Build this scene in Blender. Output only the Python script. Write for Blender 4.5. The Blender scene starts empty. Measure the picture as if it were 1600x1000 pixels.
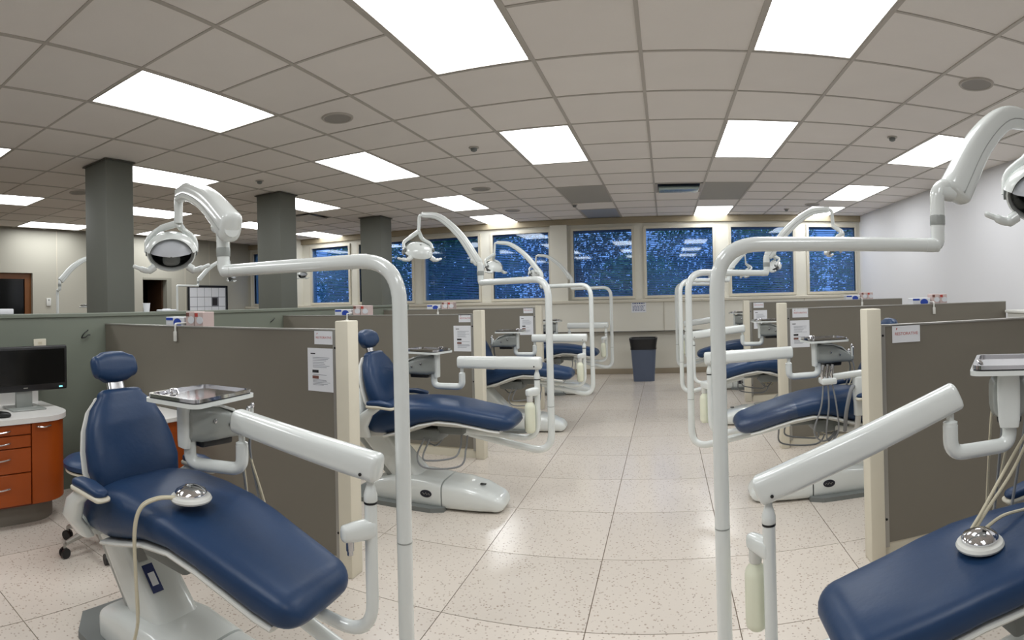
import bpy, bmesh, math, random
from mathutils import Matrix, Vector
random.seed(7)
S = bpy.context.scene
COL = S.collection
U = 1.27            # metres per layout unit (a letter sheet on a partition measures 0.17 units)
V = Vector

# ------------------------------------------------------------------ camera, world, exposure
F_PX, X0, Y0, ROLL, EYE = 870.606, 1039.533, 460.856, -0.0234962, 1.348
cd = bpy.data.cameras.new('camera'); cam = bpy.data.objects.new('camera', cd); COL.objects.link(cam); S.camera = cam
cd.type = 'PANO'; cd.clip_start = 0.01
t = cd if hasattr(cd, 'panorama_type') else cd.cycles
t.panorama_type = 'CENTRAL_CYLINDRICAL'
t.central_cylindrical_range_u_min = (0-X0)/F_PX; t.central_cylindrical_range_u_max = (1600-X0)/F_PX
t.central_cylindrical_range_v_min = -(1000-Y0)/F_PX; t.central_cylindrical_range_v_max = Y0/F_PX
t.central_cylindrical_radius = 1
_c, _s = math.cos(ROLL), math.sin(ROLL)
cam.matrix_world = Matrix(((_c, -_s, 0, 0), (0, 0, -1, 0), (_s, _c, 0, EYE*U), (0, 0, 0, 1)))
W = bpy.data.worlds.new('sky'); S.world = W; W.use_nodes = True
bg = W.node_tree.nodes['Background']; bg.inputs[0].default_value = (0.50, 0.68, 1.0, 1); bg.inputs[1].default_value = 0.55
S.view_settings.view_transform = 'Standard'; S.view_settings.look = 'None'
S.view_settings.exposure = 1.45; S.view_settings.gamma = 1; S.view_settings.use_curve_mapping = False
PANEL_STRENGTH = 3.5
S.cycles.sample_clamp_indirect = 3.0; S.cycles.caustics_reflective = False; S.cycles.caustics_refractive = False; S.cycles.blur_glossy = 0.6; S.cycles.max_bounces = 8

# ------------------------------------------------------------------ materials
def lin(c):
    return tuple((x/255/12.92 if x/255 <= .04045 else ((x/255+.055)/1.055)**2.4) for x in c)
MATS = {}
def mat(name, rgb, rough=.5, metal=0, var=0, vscale=8, bump=0, bscale=60, coat=0, spec=.5, trans=0, emit=0, rnd=0):
    if name in MATS: return MATS[name]
    m = bpy.data.materials.new(name); m.use_nodes = True; N = m.node_tree.nodes; L = m.node_tree.links
    b = N['Principled BSDF']; c = lin(rgb)
    b.inputs['Base Color'].default_value = (*c, 1); b.inputs['Roughness'].default_value = rough; b.inputs['Metallic'].default_value = metal
    b.inputs['Coat Weight'].default_value = coat; b.inputs['Coat Roughness'].default_value = .08
    b.inputs['Specular IOR Level'].default_value = spec; b.inputs['Transmission Weight'].default_value = trans
    if emit: b.inputs['Emission Color'].default_value = (*c, 1); b.inputs['Emission Strength'].default_value = emit
    if var or bump or rnd:
        g = N.new('ShaderNodeNewGeometry')
        if var or rnd:
            n = N.new('ShaderNodeTexNoise'); n.inputs['Scale'].default_value = vscale; n.inputs['Detail'].default_value = 4
            L.new(g.outputs['Position'], n.inputs['Vector'])
            mx = N.new('ShaderNodeMix'); mx.data_type = 'RGBA'; mx.inputs[6].default_value = (*[x*(1-var) for x in c], 1); mx.inputs[7].default_value = (*[min(1, x*(1+var)) for x in c], 1)
            L.new(n.outputs[0], mx.inputs[0]); out = mx.outputs[2]
            if rnd:
                oi = N.new('ShaderNodeObjectInfo'); mr = N.new('ShaderNodeMapRange'); mr.inputs[3].default_value = 1-rnd; mr.inputs[4].default_value = 1+rnd
                L.new(oi.outputs['Random'], mr.inputs[0]); h = N.new('ShaderNodeHueSaturation'); L.new(mr.outputs[0], h.inputs['Value']); L.new(out, h.inputs['Color']); out = h.outputs[0]
            L.new(out, b.inputs['Base Color'])
        if bump:
            n2 = N.new('ShaderNodeTexNoise'); n2.inputs['Scale'].default_value = bscale; n2.inputs['Detail'].default_value = 3
            L.new(g.outputs['Position'], n2.inputs['Vector']); bp = N.new('ShaderNodeBump'); bp.inputs['Strength'].default_value = bump; bp.inputs['Distance'].default_value = .004
            L.new(n2.outputs[0], bp.inputs['Height']); L.new(bp.outputs[0], b.inputs['Normal'])
    MATS[name] = m; return m
def terrazzo():
    m = bpy.data.materials.new('terrazzo'); m.use_nodes = True; N = m.node_tree.nodes; L = m.node_tree.links; b = N['Principled BSDF']
    g = N.new('ShaderNodeNewGeometry'); oi = N.new('ShaderNodeObjectInfo')
    base = N.new('ShaderNodeTexNoise'); base.inputs['Scale'].default_value = 1.6; base.inputs['Detail'].default_value = 5; L.new(g.outputs['Position'], base.inputs['Vector'])
    r0 = N.new('ShaderNodeMix'); r0.data_type = 'RGBA'; r0.inputs[6].default_value = (*lin((206, 197, 186)), 1); r0.inputs[7].default_value = (*lin((208, 199, 188)), 1); L.new(base.outputs[0], r0.inputs[0])
    cur = r0.outputs[2]
    for sc, thr, col in ((42, .10, (128, 112, 100)), (27, .08, (150, 132, 116))):
        v = N.new('ShaderNodeTexVoronoi'); v.inputs['Scale'].default_value = sc; L.new(g.outputs['Position'], v.inputs['Vector'])
        mr = N.new('ShaderNodeMapRange'); mr.inputs[1].default_value = thr; mr.inputs[2].default_value = thr+.16; mr.inputs[3].default_value = .7; mr.inputs[4].default_value = 0; L.new(v.outputs['Distance'], mr.inputs[0])
        mx = N.new('ShaderNodeMix'); mx.data_type = 'RGBA'; L.new(mr.outputs[0], mx.inputs[0]); L.new(cur, mx.inputs[6]); mx.inputs[7].default_value = (*lin(col), 1); cur = mx.outputs[2]
    mr = N.new('ShaderNodeMapRange'); mr.inputs[3].default_value = .95; mr.inputs[4].default_value = 1.05; L.new(oi.outputs['Random'], mr.inputs[0])
    h = N.new('ShaderNodeHueSaturation'); L.new(mr.outputs[0], h.inputs['Value']); L.new(cur, h.inputs['Color']); L.new(h.outputs[0], b.inputs['Base Color'])
    rr = N.new('ShaderNodeMapRange'); rr.inputs[3].default_value = .2; rr.inputs[4].default_value = .2; L.new(base.outputs[0], rr.inputs[0]); L.new(rr.outputs[0], b.inputs['Roughness'])
    return m
def pane_mat():
    m = bpy.data.materials.new('tinted_glass'); m.use_nodes = True; N = m.node_tree.nodes; L = m.node_tree.links; N.clear()
    o = N.new('ShaderNodeOutputMaterial'); tr = N.new('ShaderNodeBsdfTransparent'); tr.inputs[0].default_value = (.50, .66, .86, 1)
    gl = N.new('ShaderNodeBsdfGlossy'); gl.inputs['Roughness'].default_value = .03; mx = N.new('ShaderNodeMixShader'); mx.inputs[0].default_value = .05
    L.new(tr.outputs[0], mx.inputs[1]); L.new(gl.outputs[0], mx.inputs[2]); L.new(mx.outputs[0], o.inputs[0]); return m
def film_mat():
    m = bpy.data.materials.new('clear_film'); m.use_nodes = True; N = m.node_tree.nodes; L = m.node_tree.links; N.clear()
    o = N.new('ShaderNodeOutputMaterial'); tr = N.new('ShaderNodeBsdfTransparent'); tr.inputs[0].default_value = (.93, .95, .97, 1)
    gl = N.new('ShaderNodeBsdfGlossy'); gl.inputs['Roughness'].default_value = .12; mx = N.new('ShaderNodeMixShader'); mx.inputs[0].default_value = .06
    nz = N.new('ShaderNodeTexNoise'); nz.inputs['Scale'].default_value = 22; bm_ = N.new('ShaderNodeBump'); bm_.inputs['Strength'].default_value = .6; bm_.inputs['Distance'].default_value = .01
    L.new(nz.outputs[0], bm_.inputs['Height']); L.new(bm_.outputs[0], gl.inputs['Normal'])
    L.new(tr.outputs[0], mx.inputs[1]); L.new(gl.outputs[0], mx.inputs[2]); L.new(mx.outputs[0], o.inputs[0]); return m
def emit_mat(name, rgb, k):
    m = bpy.data.materials.new(name); m.use_nodes = True; N = m.node_tree.nodes; L = m.node_tree.links; N.clear()
    o = N.new('ShaderNodeOutputMaterial'); e = N.new('ShaderNodeEmission'); e.inputs[0].default_value = (*rgb, 1); e.inputs[1].default_value = k; L.new(e.outputs[0], o.inputs[0]); return m
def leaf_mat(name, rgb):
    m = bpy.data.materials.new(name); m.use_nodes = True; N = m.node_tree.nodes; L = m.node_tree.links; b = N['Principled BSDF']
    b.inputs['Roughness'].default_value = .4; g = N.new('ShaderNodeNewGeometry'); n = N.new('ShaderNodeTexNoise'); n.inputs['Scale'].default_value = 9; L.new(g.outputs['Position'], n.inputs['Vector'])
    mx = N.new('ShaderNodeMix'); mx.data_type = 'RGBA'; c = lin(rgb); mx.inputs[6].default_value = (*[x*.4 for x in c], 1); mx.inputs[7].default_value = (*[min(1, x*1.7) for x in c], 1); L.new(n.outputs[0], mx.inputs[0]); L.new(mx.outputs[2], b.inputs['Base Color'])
    return m

TERRAZZO = terrazzo(); PANE = pane_mat(); FILM = film_mat()
GROUT = mat('grout', (120, 106, 92), .8)
CEIL = mat('ceiling_panel', (234, 229, 224), .95, var=.03, vscale=3, bump=.25, bscale=160, rnd=.02)
RAIL = mat('grid_rail_paint', (184, 178, 170), .5)
SLAB = mat('plenum', (90, 86, 82), .9)
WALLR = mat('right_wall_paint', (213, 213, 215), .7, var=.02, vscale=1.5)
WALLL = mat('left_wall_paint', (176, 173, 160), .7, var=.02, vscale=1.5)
CREAM = mat('window_wall_paint', (214, 211, 199), .6, var=.03, vscale=2)
CREAM2 = mat('frame_paint', (200, 194, 178), .5, var=.03, vscale=4)
BASEB = mat('vinyl_base', (150, 138, 118), .5)
PART = mat('partition_laminate', (118, 113, 102), .55, var=.02, vscale=3, bump=.05, bscale=300)
SPINE = mat('spine_laminate', (112, 118, 106), .6, var=.02, vscale=3)
COLM = mat('column_paint', (98, 100, 92), .6, var=.02, vscale=3)
POST = mat('post_cream', (214, 208, 190), .5, var=.03, vscale=6)
ALU = mat('aluminium', (170, 168, 162), .4, metal=.7)
WHITE = mat('white_enamel', (220, 224, 221), .18, coat=.5)
WHITE2 = mat('white_plastic', (214, 214, 208), .35)
GREYP = mat('grey_housing', (150, 154, 150), .3, coat=.3)
DGREY = mat('dark_grey_plate', (112, 116, 114), .45)
STEEL = mat('brushed_steel', (190, 190, 192), .22, metal=1)
CHROME = mat('chrome', (225, 225, 228), .08, metal=1)
BLACK = mat('black_plastic', (16, 16, 18), .4)
SCREEN = mat('dark_screen', (5, 6, 7), .12)
BLUE = mat('blue_vinyl', (33, 57, 90), .38, var=.08, vscale=14, bump=.2, bscale=38, spec=.32)
BLUED = mat('blue_piping', (28, 46, 74), .4)
WOOD = mat('cherry_laminate', (158, 72, 18), .4, var=.12, vscale=5)
WOODD = mat('door_wood', (112, 66, 24), .45, var=.15, vscale=6)
COUNTER = mat('counter_white', (226, 224, 220), .3, var=.02, vscale=10)
KICK = mat('kick_grey', (116, 110, 100), .6)
HOSE = mat('hose_cream', (196, 188, 164), .5)
HOSEG = mat('hose_grey', (128, 130, 132), .45)
PAPER = mat('paper', (224, 226, 230), .8)
INK = mat('ink_grey', (120, 124, 136), .8)
INKD = mat('ink_dark', (40, 38, 42), .8)
INKR = mat('ink_red', (186, 70, 62), .8)
INKP = mat('ink_brown', (120, 80, 72), .8)
BOTTLE = mat('bottle_milk', (226, 228, 206), .35, spec=.4)
BINM = mat('bin_plastic', (78, 88, 108), .45)
LINER = mat('bin_liner', (14, 14, 16), .28, bump=.6, bscale=40)
BOXB = mat('box_blue', (38, 72, 170), .5); BOXG = mat('box_green', (40, 130, 90), .5); BOXW = mat('box_white', (220, 222, 226), .6); BOXP = mat('box_pink', (206, 186, 182), .6)
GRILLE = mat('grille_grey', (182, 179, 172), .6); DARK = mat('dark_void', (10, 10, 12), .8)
SLAT = mat('blind_slat', (176, 186, 200), .45)
GROUND = mat('lawn', (70, 92, 60), .9, var=.3, vscale=4)
BARK = mat('bark', (80, 66, 52), .9)
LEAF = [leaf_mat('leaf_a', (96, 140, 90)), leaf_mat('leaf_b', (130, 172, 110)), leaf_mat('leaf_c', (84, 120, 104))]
LENS = mat('frosted_lens', (206, 210, 216), .2)
REFL = mat('reflector', (120, 122, 120), .12, metal=1)
LIT = emit_mat('lit_diffuser', (.965, .985, 1.0), PANEL_STRENGTH)
DIM = mat('unlit_diffuser', (150, 160, 178), .3)

# ------------------------------------------------------------------ mesh helpers (layout units; scaled by U on build)
ORIG = {}
class MB:
    def __init__(s): s.v = []; s.f = []
    def add(s, v, f):
        o = len(s.v); s.v += [V(p) for p in v]; s.f += [tuple(i+o for i in q) for q in f]; return s
    def box(s, a, b):
        x0, y0, z0 = a; x1, y1, z1 = b
        return s.add([(x0,y0,z0),(x1,y0,z0),(x1,y1,z0),(x0,y1,z0),(x0,y0,z1),(x1,y0,z1),(x1,y1,z1),(x0,y1,z1)],
                     [(3,2,1,0),(4,5,6,7),(0,1,5,4),(1,2,6,5),(2,3,7,6),(3,0,4,7)])
    def rbox(s, a, b, r=.01, seg=2, M=None):
        bm = bmesh.new(); bmesh.ops.create_cube(bm, size=1)
        for v in bm.verts: v.co = V([(a[i]+b[i])/2+v.co[i]*(b[i]-a[i]) for i in range(3)])
        bmesh.ops.bevel(bm, geom=list(bm.edges), offset=r, segments=seg, affect='EDGES', profile=.5)
        bm.verts.index_update(); vs = [M @ v.co if M else v.co.copy() for v in bm.verts]; fs = [[v.index for v in f.verts] for f in bm.faces]; bm.free()
        return s.add(vs, fs)
    def prism(s, pts, z0, z1):
        n = len(pts)
        return s.add([(x,y,z0) for x,y in pts]+[(x,y,z1) for x,y in pts], [tuple(range(n))[::-1], tuple(range(n,2*n))]+[(i,(i+1)%n,n+(i+1)%n,n+i) for i in range(n)])
    def tube(s, path, r, n=12, cap=True):
        path = [V(p) for p in path]; k = len(path); rs = r if isinstance(r, (list, tuple)) else [r]*k
        t0 = (path[1]-path[0]).normalized(); a = t0.orthogonal().normalized(); vs = []; prev = t0
        for i, p in enumerate(path):
            t = (path[min(i+1,k-1)]-path[max(i-1,0)]).normalized()
            a = prev.rotation_difference(t) @ a; a = (a-t*a.dot(t)).normalized(); b = t.cross(a); prev = t
            vs += [p+(a*math.cos(2*math.pi*j/n)+b*math.sin(2*math.pi*j/n))*rs[i] for j in range(n)]
        fs = [(i*n+j, i*n+(j+1)%n, (i+1)*n+(j+1)%n, (i+1)*n+j) for i in range(k-1) for j in range(n)]
        if cap: fs += [tuple(range(n))[::-1], tuple((k-1)*n+j for j in range(n))]
        return s.add(vs, fs)
    def lathe(s, prof, c=(0,0,0), n=24, axis=(0,0,1), sx=1, sy=1):
        q = V((0,0,1)).rotation_difference(V(axis)); vs = []; c = V(c); k = len(prof)
        for r, z in prof: vs += [c+q @ V((r*sx*math.cos(2*math.pi*j/n), r*sy*math.sin(2*math.pi*j/n), z)) for j in range(n)]
        fs = [(i*n+j, i*n+(j+1)%n, (i+1)*n+(j+1)%n, (i+1)*n+j) for i in range(k-1) for j in range(n)]
        if prof[0][0] > 1e-6: fs.append(tuple(range(n))[::-1])
        if prof[-1][0] > 1e-6: fs.append(tuple((k-1)*n+j for j in range(n)))
        return s.add(vs, fs)
    def cyl(s, p0, p1, r, n=16): return s.tube([p0, p1], r, n)
    def loft(s, secs, n=24, cap0=0, cap1=0, steps=4):
        """secs: (centre, lateral vec, up vec, half width, half height, exponent); rounded ends of length cap0/cap1"""
        L = [(V(c), V(a).normalized(), V(b).normalized(), w, h, e) for c,a,b,w,h,e in secs]
        def endcap(s0, s1, ln):
            d = (s0[0]-s1[0]).normalized(); out = []
            for i in range(1, steps+1):
                u = i/steps; k = math.sqrt(max(0, 1-u*u)); k = max(k, .12)
                w = max(s0[3]-(1-k)*min(ln, s0[3]), s0[3]*.05); h = max(s0[4]-(1-k)*min(ln, s0[4]), s0[4]*.08)
                out.append((s0[0]+d*ln*u, s0[1], s0[2], w, h, s0[5]))
            return out
        if cap0: L = endcap(L[0], L[1], cap0)[::-1]+L
        if cap1: L = L+endcap(L[-1], L[-2], cap1)
        vs = []
        for c,a,b,w,h,e in L:
            for j in range(n):
                t = 2*math.pi*j/n; cx, sy = math.cos(t), math.sin(t)
                vs.append(c+a*(w*math.copysign(abs(cx)**(2/e), cx))+b*(h*math.copysign(abs(sy)**(2/e), sy)))
        k = len(L); fs = [(i*n+j, i*n+(j+1)%n, (i+1)*n+(j+1)%n, (i+1)*n+j) for i in range(k-1) for j in range(n)]
        fs += [tuple(range(n))[::-1], tuple((k-1)*n+j for j in range(n))]
        return s.add(vs, fs)
    def build(s, name, m, parent=None, smooth=True, local=False, ang=40):
        me = bpy.data.meshes.new(name); o = V((0,0,0))
        if parent is not None and not local: o = ORIG.get(parent.name, V((0,0,0)))
        if parent is None and not local:
            xs = [p.x for p in s.v]; ys = [p.y for p in s.v]; o = V(((min(xs)+max(xs))/2, (min(ys)+max(ys))/2, min(p.z for p in s.v)))
        me.from_pydata([tuple((p-o)*U) for p in s.v], [], s.f); me.update()
        bm = bmesh.new(); bm.from_mesh(me); bmesh.ops.recalc_face_normals(bm, faces=bm.faces); bm.to_mesh(me); bm.free()
        me.materials.append(m)
        if smooth: me.shade_smooth(); me.set_sharp_from_angle(angle=math.radians(ang))
        ob = bpy.data.objects.new(name, me); COL.objects.link(ob)
        if parent is not None: ob.parent = parent; ORIG[ob.name] = o
        else: ob.location = o*U; ORIG[ob.name] = o
        return ob
def tag(o, label=None, cat=None, group=None, kind=None):
    if label: o['label'] = label
    if cat: o['category'] = cat
    if group: o['group'] = group
    if kind: o['kind'] = kind
    return o
def thing(name, loc, label, cat, group=None, rz=0):
    o = bpy.data.objects.new(name, None); COL.objects.link(o); o.location = V(loc)*U; o.rotation_euler = (0,0,rz); o.empty_display_size = .1
    ORIG[o.name] = V(loc); return tag(o, label, cat, group)
def struct(name, mb, m, smooth=False): return tag(mb.build(name, m, smooth=smooth), kind='structure')
def copy_obj(o, parent, loc=None):
    c = o.copy(); COL.objects.link(c)
    c.parent = parent
    if loc is not None: c.location = V(loc)*U
    return c
def copy_tree(o, parent=None):
    c = o.copy(); COL.objects.link(c); c.parent = parent
    for ch in o.children: copy_tree(ch, c)
    return c
def fillet(pts, r, n=8):
    P = [V(p) for p in pts]; out = [P[0]]
    for i in range(1, len(P)-1):
        a = (P[i-1]-P[i]); b = (P[i+1]-P[i]); rr = min(r, a.length*.49, b.length*.49); p0 = P[i]+a.normalized()*rr; p1 = P[i]+b.normalized()*rr
        for k in range(n+1):
            u = k/n; out.append((1-u)**2*p0+2*u*(1-u)*P[i]+u*u*p1)
    return out+[P[-1]]
def spline(pts, n=8):
    P = [V(p) for p in pts]; P = [P[0]*2-P[1]]+P+[P[-1]*2-P[-2]]; out = []
    for i in range(1, len(P)-2):
        for k in range(n):
            u = k/n; a,b,c,d = P[i-1],P[i],P[i+1],P[i+2]
            out.append(.5*((2*b)+(c-a)*u+(2*a-5*b+4*c-d)*u*u+(3*b-a-3*c+d)*u**3))
    return out+[P[-2]]
def text_mb(string, size, origin, right, up, depth=.0004):
    cu = bpy.data.curves.new('lettering', 'FONT'); cu.body = string; cu.size = size; cu.align_x = 'CENTER'; cu.align_y = 'CENTER'
    ob = bpy.data.objects.new('lettering', cu); COL.objects.link(ob); dg = bpy.context.evaluated_depsgraph_get(); me = ob.evaluated_get(dg).to_mesh()
    r, u, o = V(right).normalized(), V(up).normalized(), V(origin); mb = MB(); mb.add([o+r*v.co.x+u*v.co.y for v in me.vertices], [tuple(p.vertices) for p in me.polygons])
    ob.evaluated_get(dg).to_mesh_clear(); bpy.data.objects.remove(ob); bpy.data.curves.remove(cu); return mb

# ------------------------------------------------------------------ room constants (layout units)
XL, XR, YB, YF, ZC = -8.85, 3.52, 9.62, -2.2, 2.704
T = .61
gx = lambda i: (-1.174+i)*T
gy = lambda j: (5.086+j)*T

# floor: slab with recessed joints, each tile a piece of its own where it can be seen
floor = struct('floor', MB().box((XL-.2, YF-.2, -.1), (XR+.2, YB+.3, -.004)), GROUT)
FS = .621; fx = lambda i: (-.579+.0)*T+FS*i; fy = lambda j: 3.631*T+FS*j
tile_me = None
i0 = -6
for i in range(-6, 7):
    for j in range(-4, 12):
        xa, xb, ya, yb = fx(i), fx(i+1), fy(j), min(fy(j+1), YB-.06)
        if xb > XR+.3 or ya > YB-.2: continue
        if tile_me is None:
            o = MB().box((-FS/2+.0022, -FS/2+.0022, -.012), (FS/2-.0022, FS/2-.0022, 0)).build('tile', TERRAZZO, floor, smooth=False, local=True); tile_me = o.data
        else:
            o = bpy.data.objects.new('tile', tile_me); COL.objects.link(o); o.parent = floor
        o.location = (V(((xa+xb)/2, (fy(j)+fy(j+1))/2, 0))-ORIG[floor.name])*U

# ceiling
ceiling = struct('ceiling', MB().box((XL-.2, YF-.2, ZC+.06), (XR+.2, YB+.3, ZC+.16)), SLAB)
lights = [(i, j) for i in (-4, -1, 2, 5) for j in (-2, 2, 6, 9)]
grilles = [(-1, 6), (2, 6)]; unlit = [(-1, 9)]
lit = [l for l in lights if l not in grilles+unlit]
left_lit = [(-7, -4), (-7, 0), (-7, 4), (-10, -2), (-10, 2), (-10, 6), (-10, 9), (-13, 1), (-13, 5)]
behind_lit = [(-7, -8), (-4, -6), (-1, -6), (2, -6)]
alll = lit+left_lit+behind_lit
taken = set((i, j+k) for i, j in alll+grilles+unlit for k in (0, 1)) | {(1, 6), (-8, 6)}
cz = ZC+.012
tm = MB().box((-T/2+.006, -T/2+.006, 0), (T/2-.006, T/2-.006, .012)).build('ceiling_tile', CEIL, ceiling, smooth=False, local=True); used = False; rest = MB()
for i in range(-13, 8):
    for j in range(-8, 11):
        if (i, j) in taken: continue
        c = V(((gx(i)+gx(i+1))/2, (gy(j)+gy(j+1))/2, cz-.006))
        if c.x-T/2 < XL-.3 or c.x-T/2 > XR or c.y > YB+.1: continue
        d = math.hypot(c.x, c.y); th = math.atan2(c.x, c.y)
        if not (c.y > .2 and d > 2.2 and -1.3 < th < .8):
            rest.box((c.x-T/2+.006, c.y-T/2+.006, c.z), (c.x+T/2-.006, c.y+T/2-.006, c.z+.012)); continue
        if not used: o = tm; used = True
        else: o = bpy.data.objects.new('ceiling_tile', tm.data); COL.objects.link(o); o.parent = ceiling
        o.location = (c-ORIG[ceiling.name])*U
rest_o = tag(rest.build('ceiling_tile_field', CEIL, ceiling, smooth=False), kind='stuff')
for i in range(-13, 8):
    if XL < gx(i) < XR: MB().box((gx(i)-.011, YF, ZC), (gx(i)+.011, YB, ZC+.01)).build('grid_rail', RAIL, ceiling, smooth=False)
mids = set((i, j+1) for i, j in alll+grilles+unlit)
for j in range(-8, 11):
    if gy(j) >= YB: continue
    run = None
    for i in range(-14, 8):
        hit = (i, j) in mids
        xa, xb = max(gx(i), XL), min(gx(i+1), XR)
        if xb <= xa: continue
        if run is None: run = xa
        if hit or i == 7 or xb >= XR:
            xe = xa if hit else xb
            if xe-run > .02: MB().box((run, gy(j)-.008, ZC+.001), (xe, gy(j)+.008, ZC+.009)).build('grid_rail', RAIL, ceiling, smooth=False)
            run = xb

# walls
wr = MB().box((XR, YF, 0), (XR+.12, YB+.2, ZC+.06)); struct('wall_right', wr, WALLR)
struct('wall_front', MB().box((XL-.1, YF-.12, 0), (XR+.1, YF, ZC+.06)), WALLR)
# left wall with a glazed door recess and an open doorway
DY0, DY1, DZ1 = 3.05, 4.12, 1.94
EY0, EY1, EZ1 = 6.5, 7.22, 1.9
wl = MB()
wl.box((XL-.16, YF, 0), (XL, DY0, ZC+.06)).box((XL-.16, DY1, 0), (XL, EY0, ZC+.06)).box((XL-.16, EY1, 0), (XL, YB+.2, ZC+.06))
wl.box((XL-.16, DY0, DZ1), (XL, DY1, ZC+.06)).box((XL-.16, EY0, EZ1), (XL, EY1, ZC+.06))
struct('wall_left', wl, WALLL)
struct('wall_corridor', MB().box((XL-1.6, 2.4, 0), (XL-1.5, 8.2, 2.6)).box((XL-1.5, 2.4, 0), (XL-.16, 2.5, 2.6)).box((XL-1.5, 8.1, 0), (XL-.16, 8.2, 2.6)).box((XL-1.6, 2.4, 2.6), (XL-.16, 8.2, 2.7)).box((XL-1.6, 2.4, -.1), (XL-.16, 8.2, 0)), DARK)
for k, y in enumerate((4.6, 5.55, 6.1, 7.6, 8.3)):
    struct('trim_%d' % (k+1), MB().box((XL, y-.006, .1), (XL+.004, y+.006, ZC)), CREAM2)
d = thing('door_1', (XL, (DY0+DY1)/2, 0), None, None); tag(d, kind='structure')
fr = MB(); fr.box((XL-.13, DY1-.12, 0), (XL-.07, DY1, DZ1)).box((XL-.13, DY0, 0), (XL-.07, DY0+.12, DZ1)).box((XL-.13, DY0+.12, DZ1-.1), (XL-.07, DY1-.12, DZ1)).box((XL-.13, DY0+.12, 0), (XL-.07, DY1-.12, .25))
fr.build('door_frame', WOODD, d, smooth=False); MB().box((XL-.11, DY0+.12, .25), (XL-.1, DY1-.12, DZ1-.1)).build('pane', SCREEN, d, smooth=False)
d = thing('door_2', (XL, (EY0+EY1)/2, 0), None, None); tag(d, kind='structure')
MB().box((XL-.6, EY1-.16, 0), (XL-.12, EY1-.12, EZ1-.02)).build('door_leaf', mat('door_leaf_dark', (62, 40, 22), .6), d, smooth=False)
MB().box((XL-.15, EY1-.12, 0), (XL+.01, EY1, EZ1)).box((XL-.15, EY0, EZ1-.04), (XL+.01, EY1-.12, EZ1)).build('door_frame', mat('door_frame_grey', (150, 148, 136), .5), d, smooth=False)

# window wall
WIN = [(-8.72, -7.75), (-7.05, -6.12), (-5.86, -4.68), (-4.41, -3.33), (-3.05, -2.02), (-1.58, -.56), (-.31, .84), (1.16, 2.26), (2.55, 3.42)]
WZ0, WZ1 = 1.345, 2.50
wb = MB(); wb.box((XL-.1, YB, 0), (XR+.1, YB+.16, WZ0)).box((XL-.1, YB, WZ1), (XR+.1, YB+.16, ZC+.06))
edges = [XL-.1]+[e for w in WIN for e in w]+[XR+.1]
for k in range(0, len(edges), 2): wb.box((edges[k], YB, WZ0), (edges[k+1], YB+.16, WZ1))
struct('wall_back', wb, CREAM)
struct('trim_6', MB().box((XL, YB-.06, ZC-.1), (XR, YB, ZC)), mat('head_trim', (160, 148, 124), .6))
struct('trim_7', MB().rbox((XL, YB-.2, 1.235), (XR, YB-.002, 1.285), .006, 1), CREAM2)
struct('wall_sill', MB().box((XL, YB-.17, .745), (XR, YB-.002, 1.235)), CREAM)
struct('trim_8', MB().box((XL, YB-.175, .735), (XR, YB-.01, .745)), mat('gap_black', (34, 32, 30), .7))
for k, x in enumerate((-2.02+.06, -.03, .98, 2.4)): struct('trim_%d' % (9+k), MB().box((x-.005, YB-.178, .745), (x+.005, YB-.17, 1.235)), mat('seam', (176, 170, 154), .6))
struct('baseboard_back', MB().rbox((-3.5, YB-.02, 0), (XR, YB-.001, .09), .004, 1), BASEB)
struct('trim_14', MB().box((-7.62, YB-.3, 0), (-7.3, YB-.001, ZC)), CREAM)
struct('trim_15', MB().box((-1.98, YB-.1, 1.285), (-1.68, YB-.001, ZC-.1)), CREAM)
for k, (a, b) in enumerate(WIN):
    w = thing('window_%d' % (k+1), ((a+b)/2, YB, WZ0), None, None); tag(w, kind='structure')
    f_ = MB(); q = .045
    f_.box((a-q, YB-.03, WZ0-q), (a, YB+.05, WZ1+q)).box((b, YB-.03, WZ0-q), (b+q if b < 3.4 else b+.03, YB+.05, WZ1+q)).box((a, YB-.03, WZ0-q), (b, YB+.05, WZ0)).box((a, YB-.03, WZ1), (b, YB+.05, WZ1+q))
    f_.build('window_frame', CREAM2, w, smooth=False)
    MB().box((a, YB+.02, WZ0), (b, YB+.026, WZ1)).build('pane', PANE, w, smooth=False)
    MB().box((a+.004, YB+.06, WZ1-.035), (b-.004, YB+.1, WZ1)).build('headrail', SLAT, w, smooth=False)
    s_ = MB(); n = 36
    rr = random.Random(k)
    for z in range(n):
        zz = WZ0+.01+(WZ1-WZ0-.05)*z/n; ta = math.radians(38+rr.uniform(-9, 9)); hw = .0135; dy, dz = hw*math.cos(ta), hw*math.sin(ta); sag = rr.uniform(-.003, .003)
        y = YB+.08; s_.add([(a+.006,y-dy,zz-dz),(b-.006,y-dy,zz-dz+sag),(b-.006,y+dy,zz+dz+sag),(a+.006,y+dy,zz+dz),(a+.006,y-dy,zz-dz+.0012),(b-.006,y-dy,zz-dz+.0012+sag),(b-.006,y+dy,zz+dz+.0012+sag),(a+.006,y+dy,zz+dz+.0012)],
              [(3,2,1,0),(4,5,6,7),(0,1,5,4),(1,2,6,5),(2,3,7,6),(3,0,4,7)])
    tag(s_.build('blind_slats', SLAT, w, smooth=False), kind='stuff')
    cdm = MB(); 
    for x in (a+.15, b-.15): cdm.box((x-.002, YB+.066, WZ0), (x+.002, YB+.07, WZ1-.03))
    cdm.build('blind_cord', WHITE2, w, smooth=False)

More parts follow.
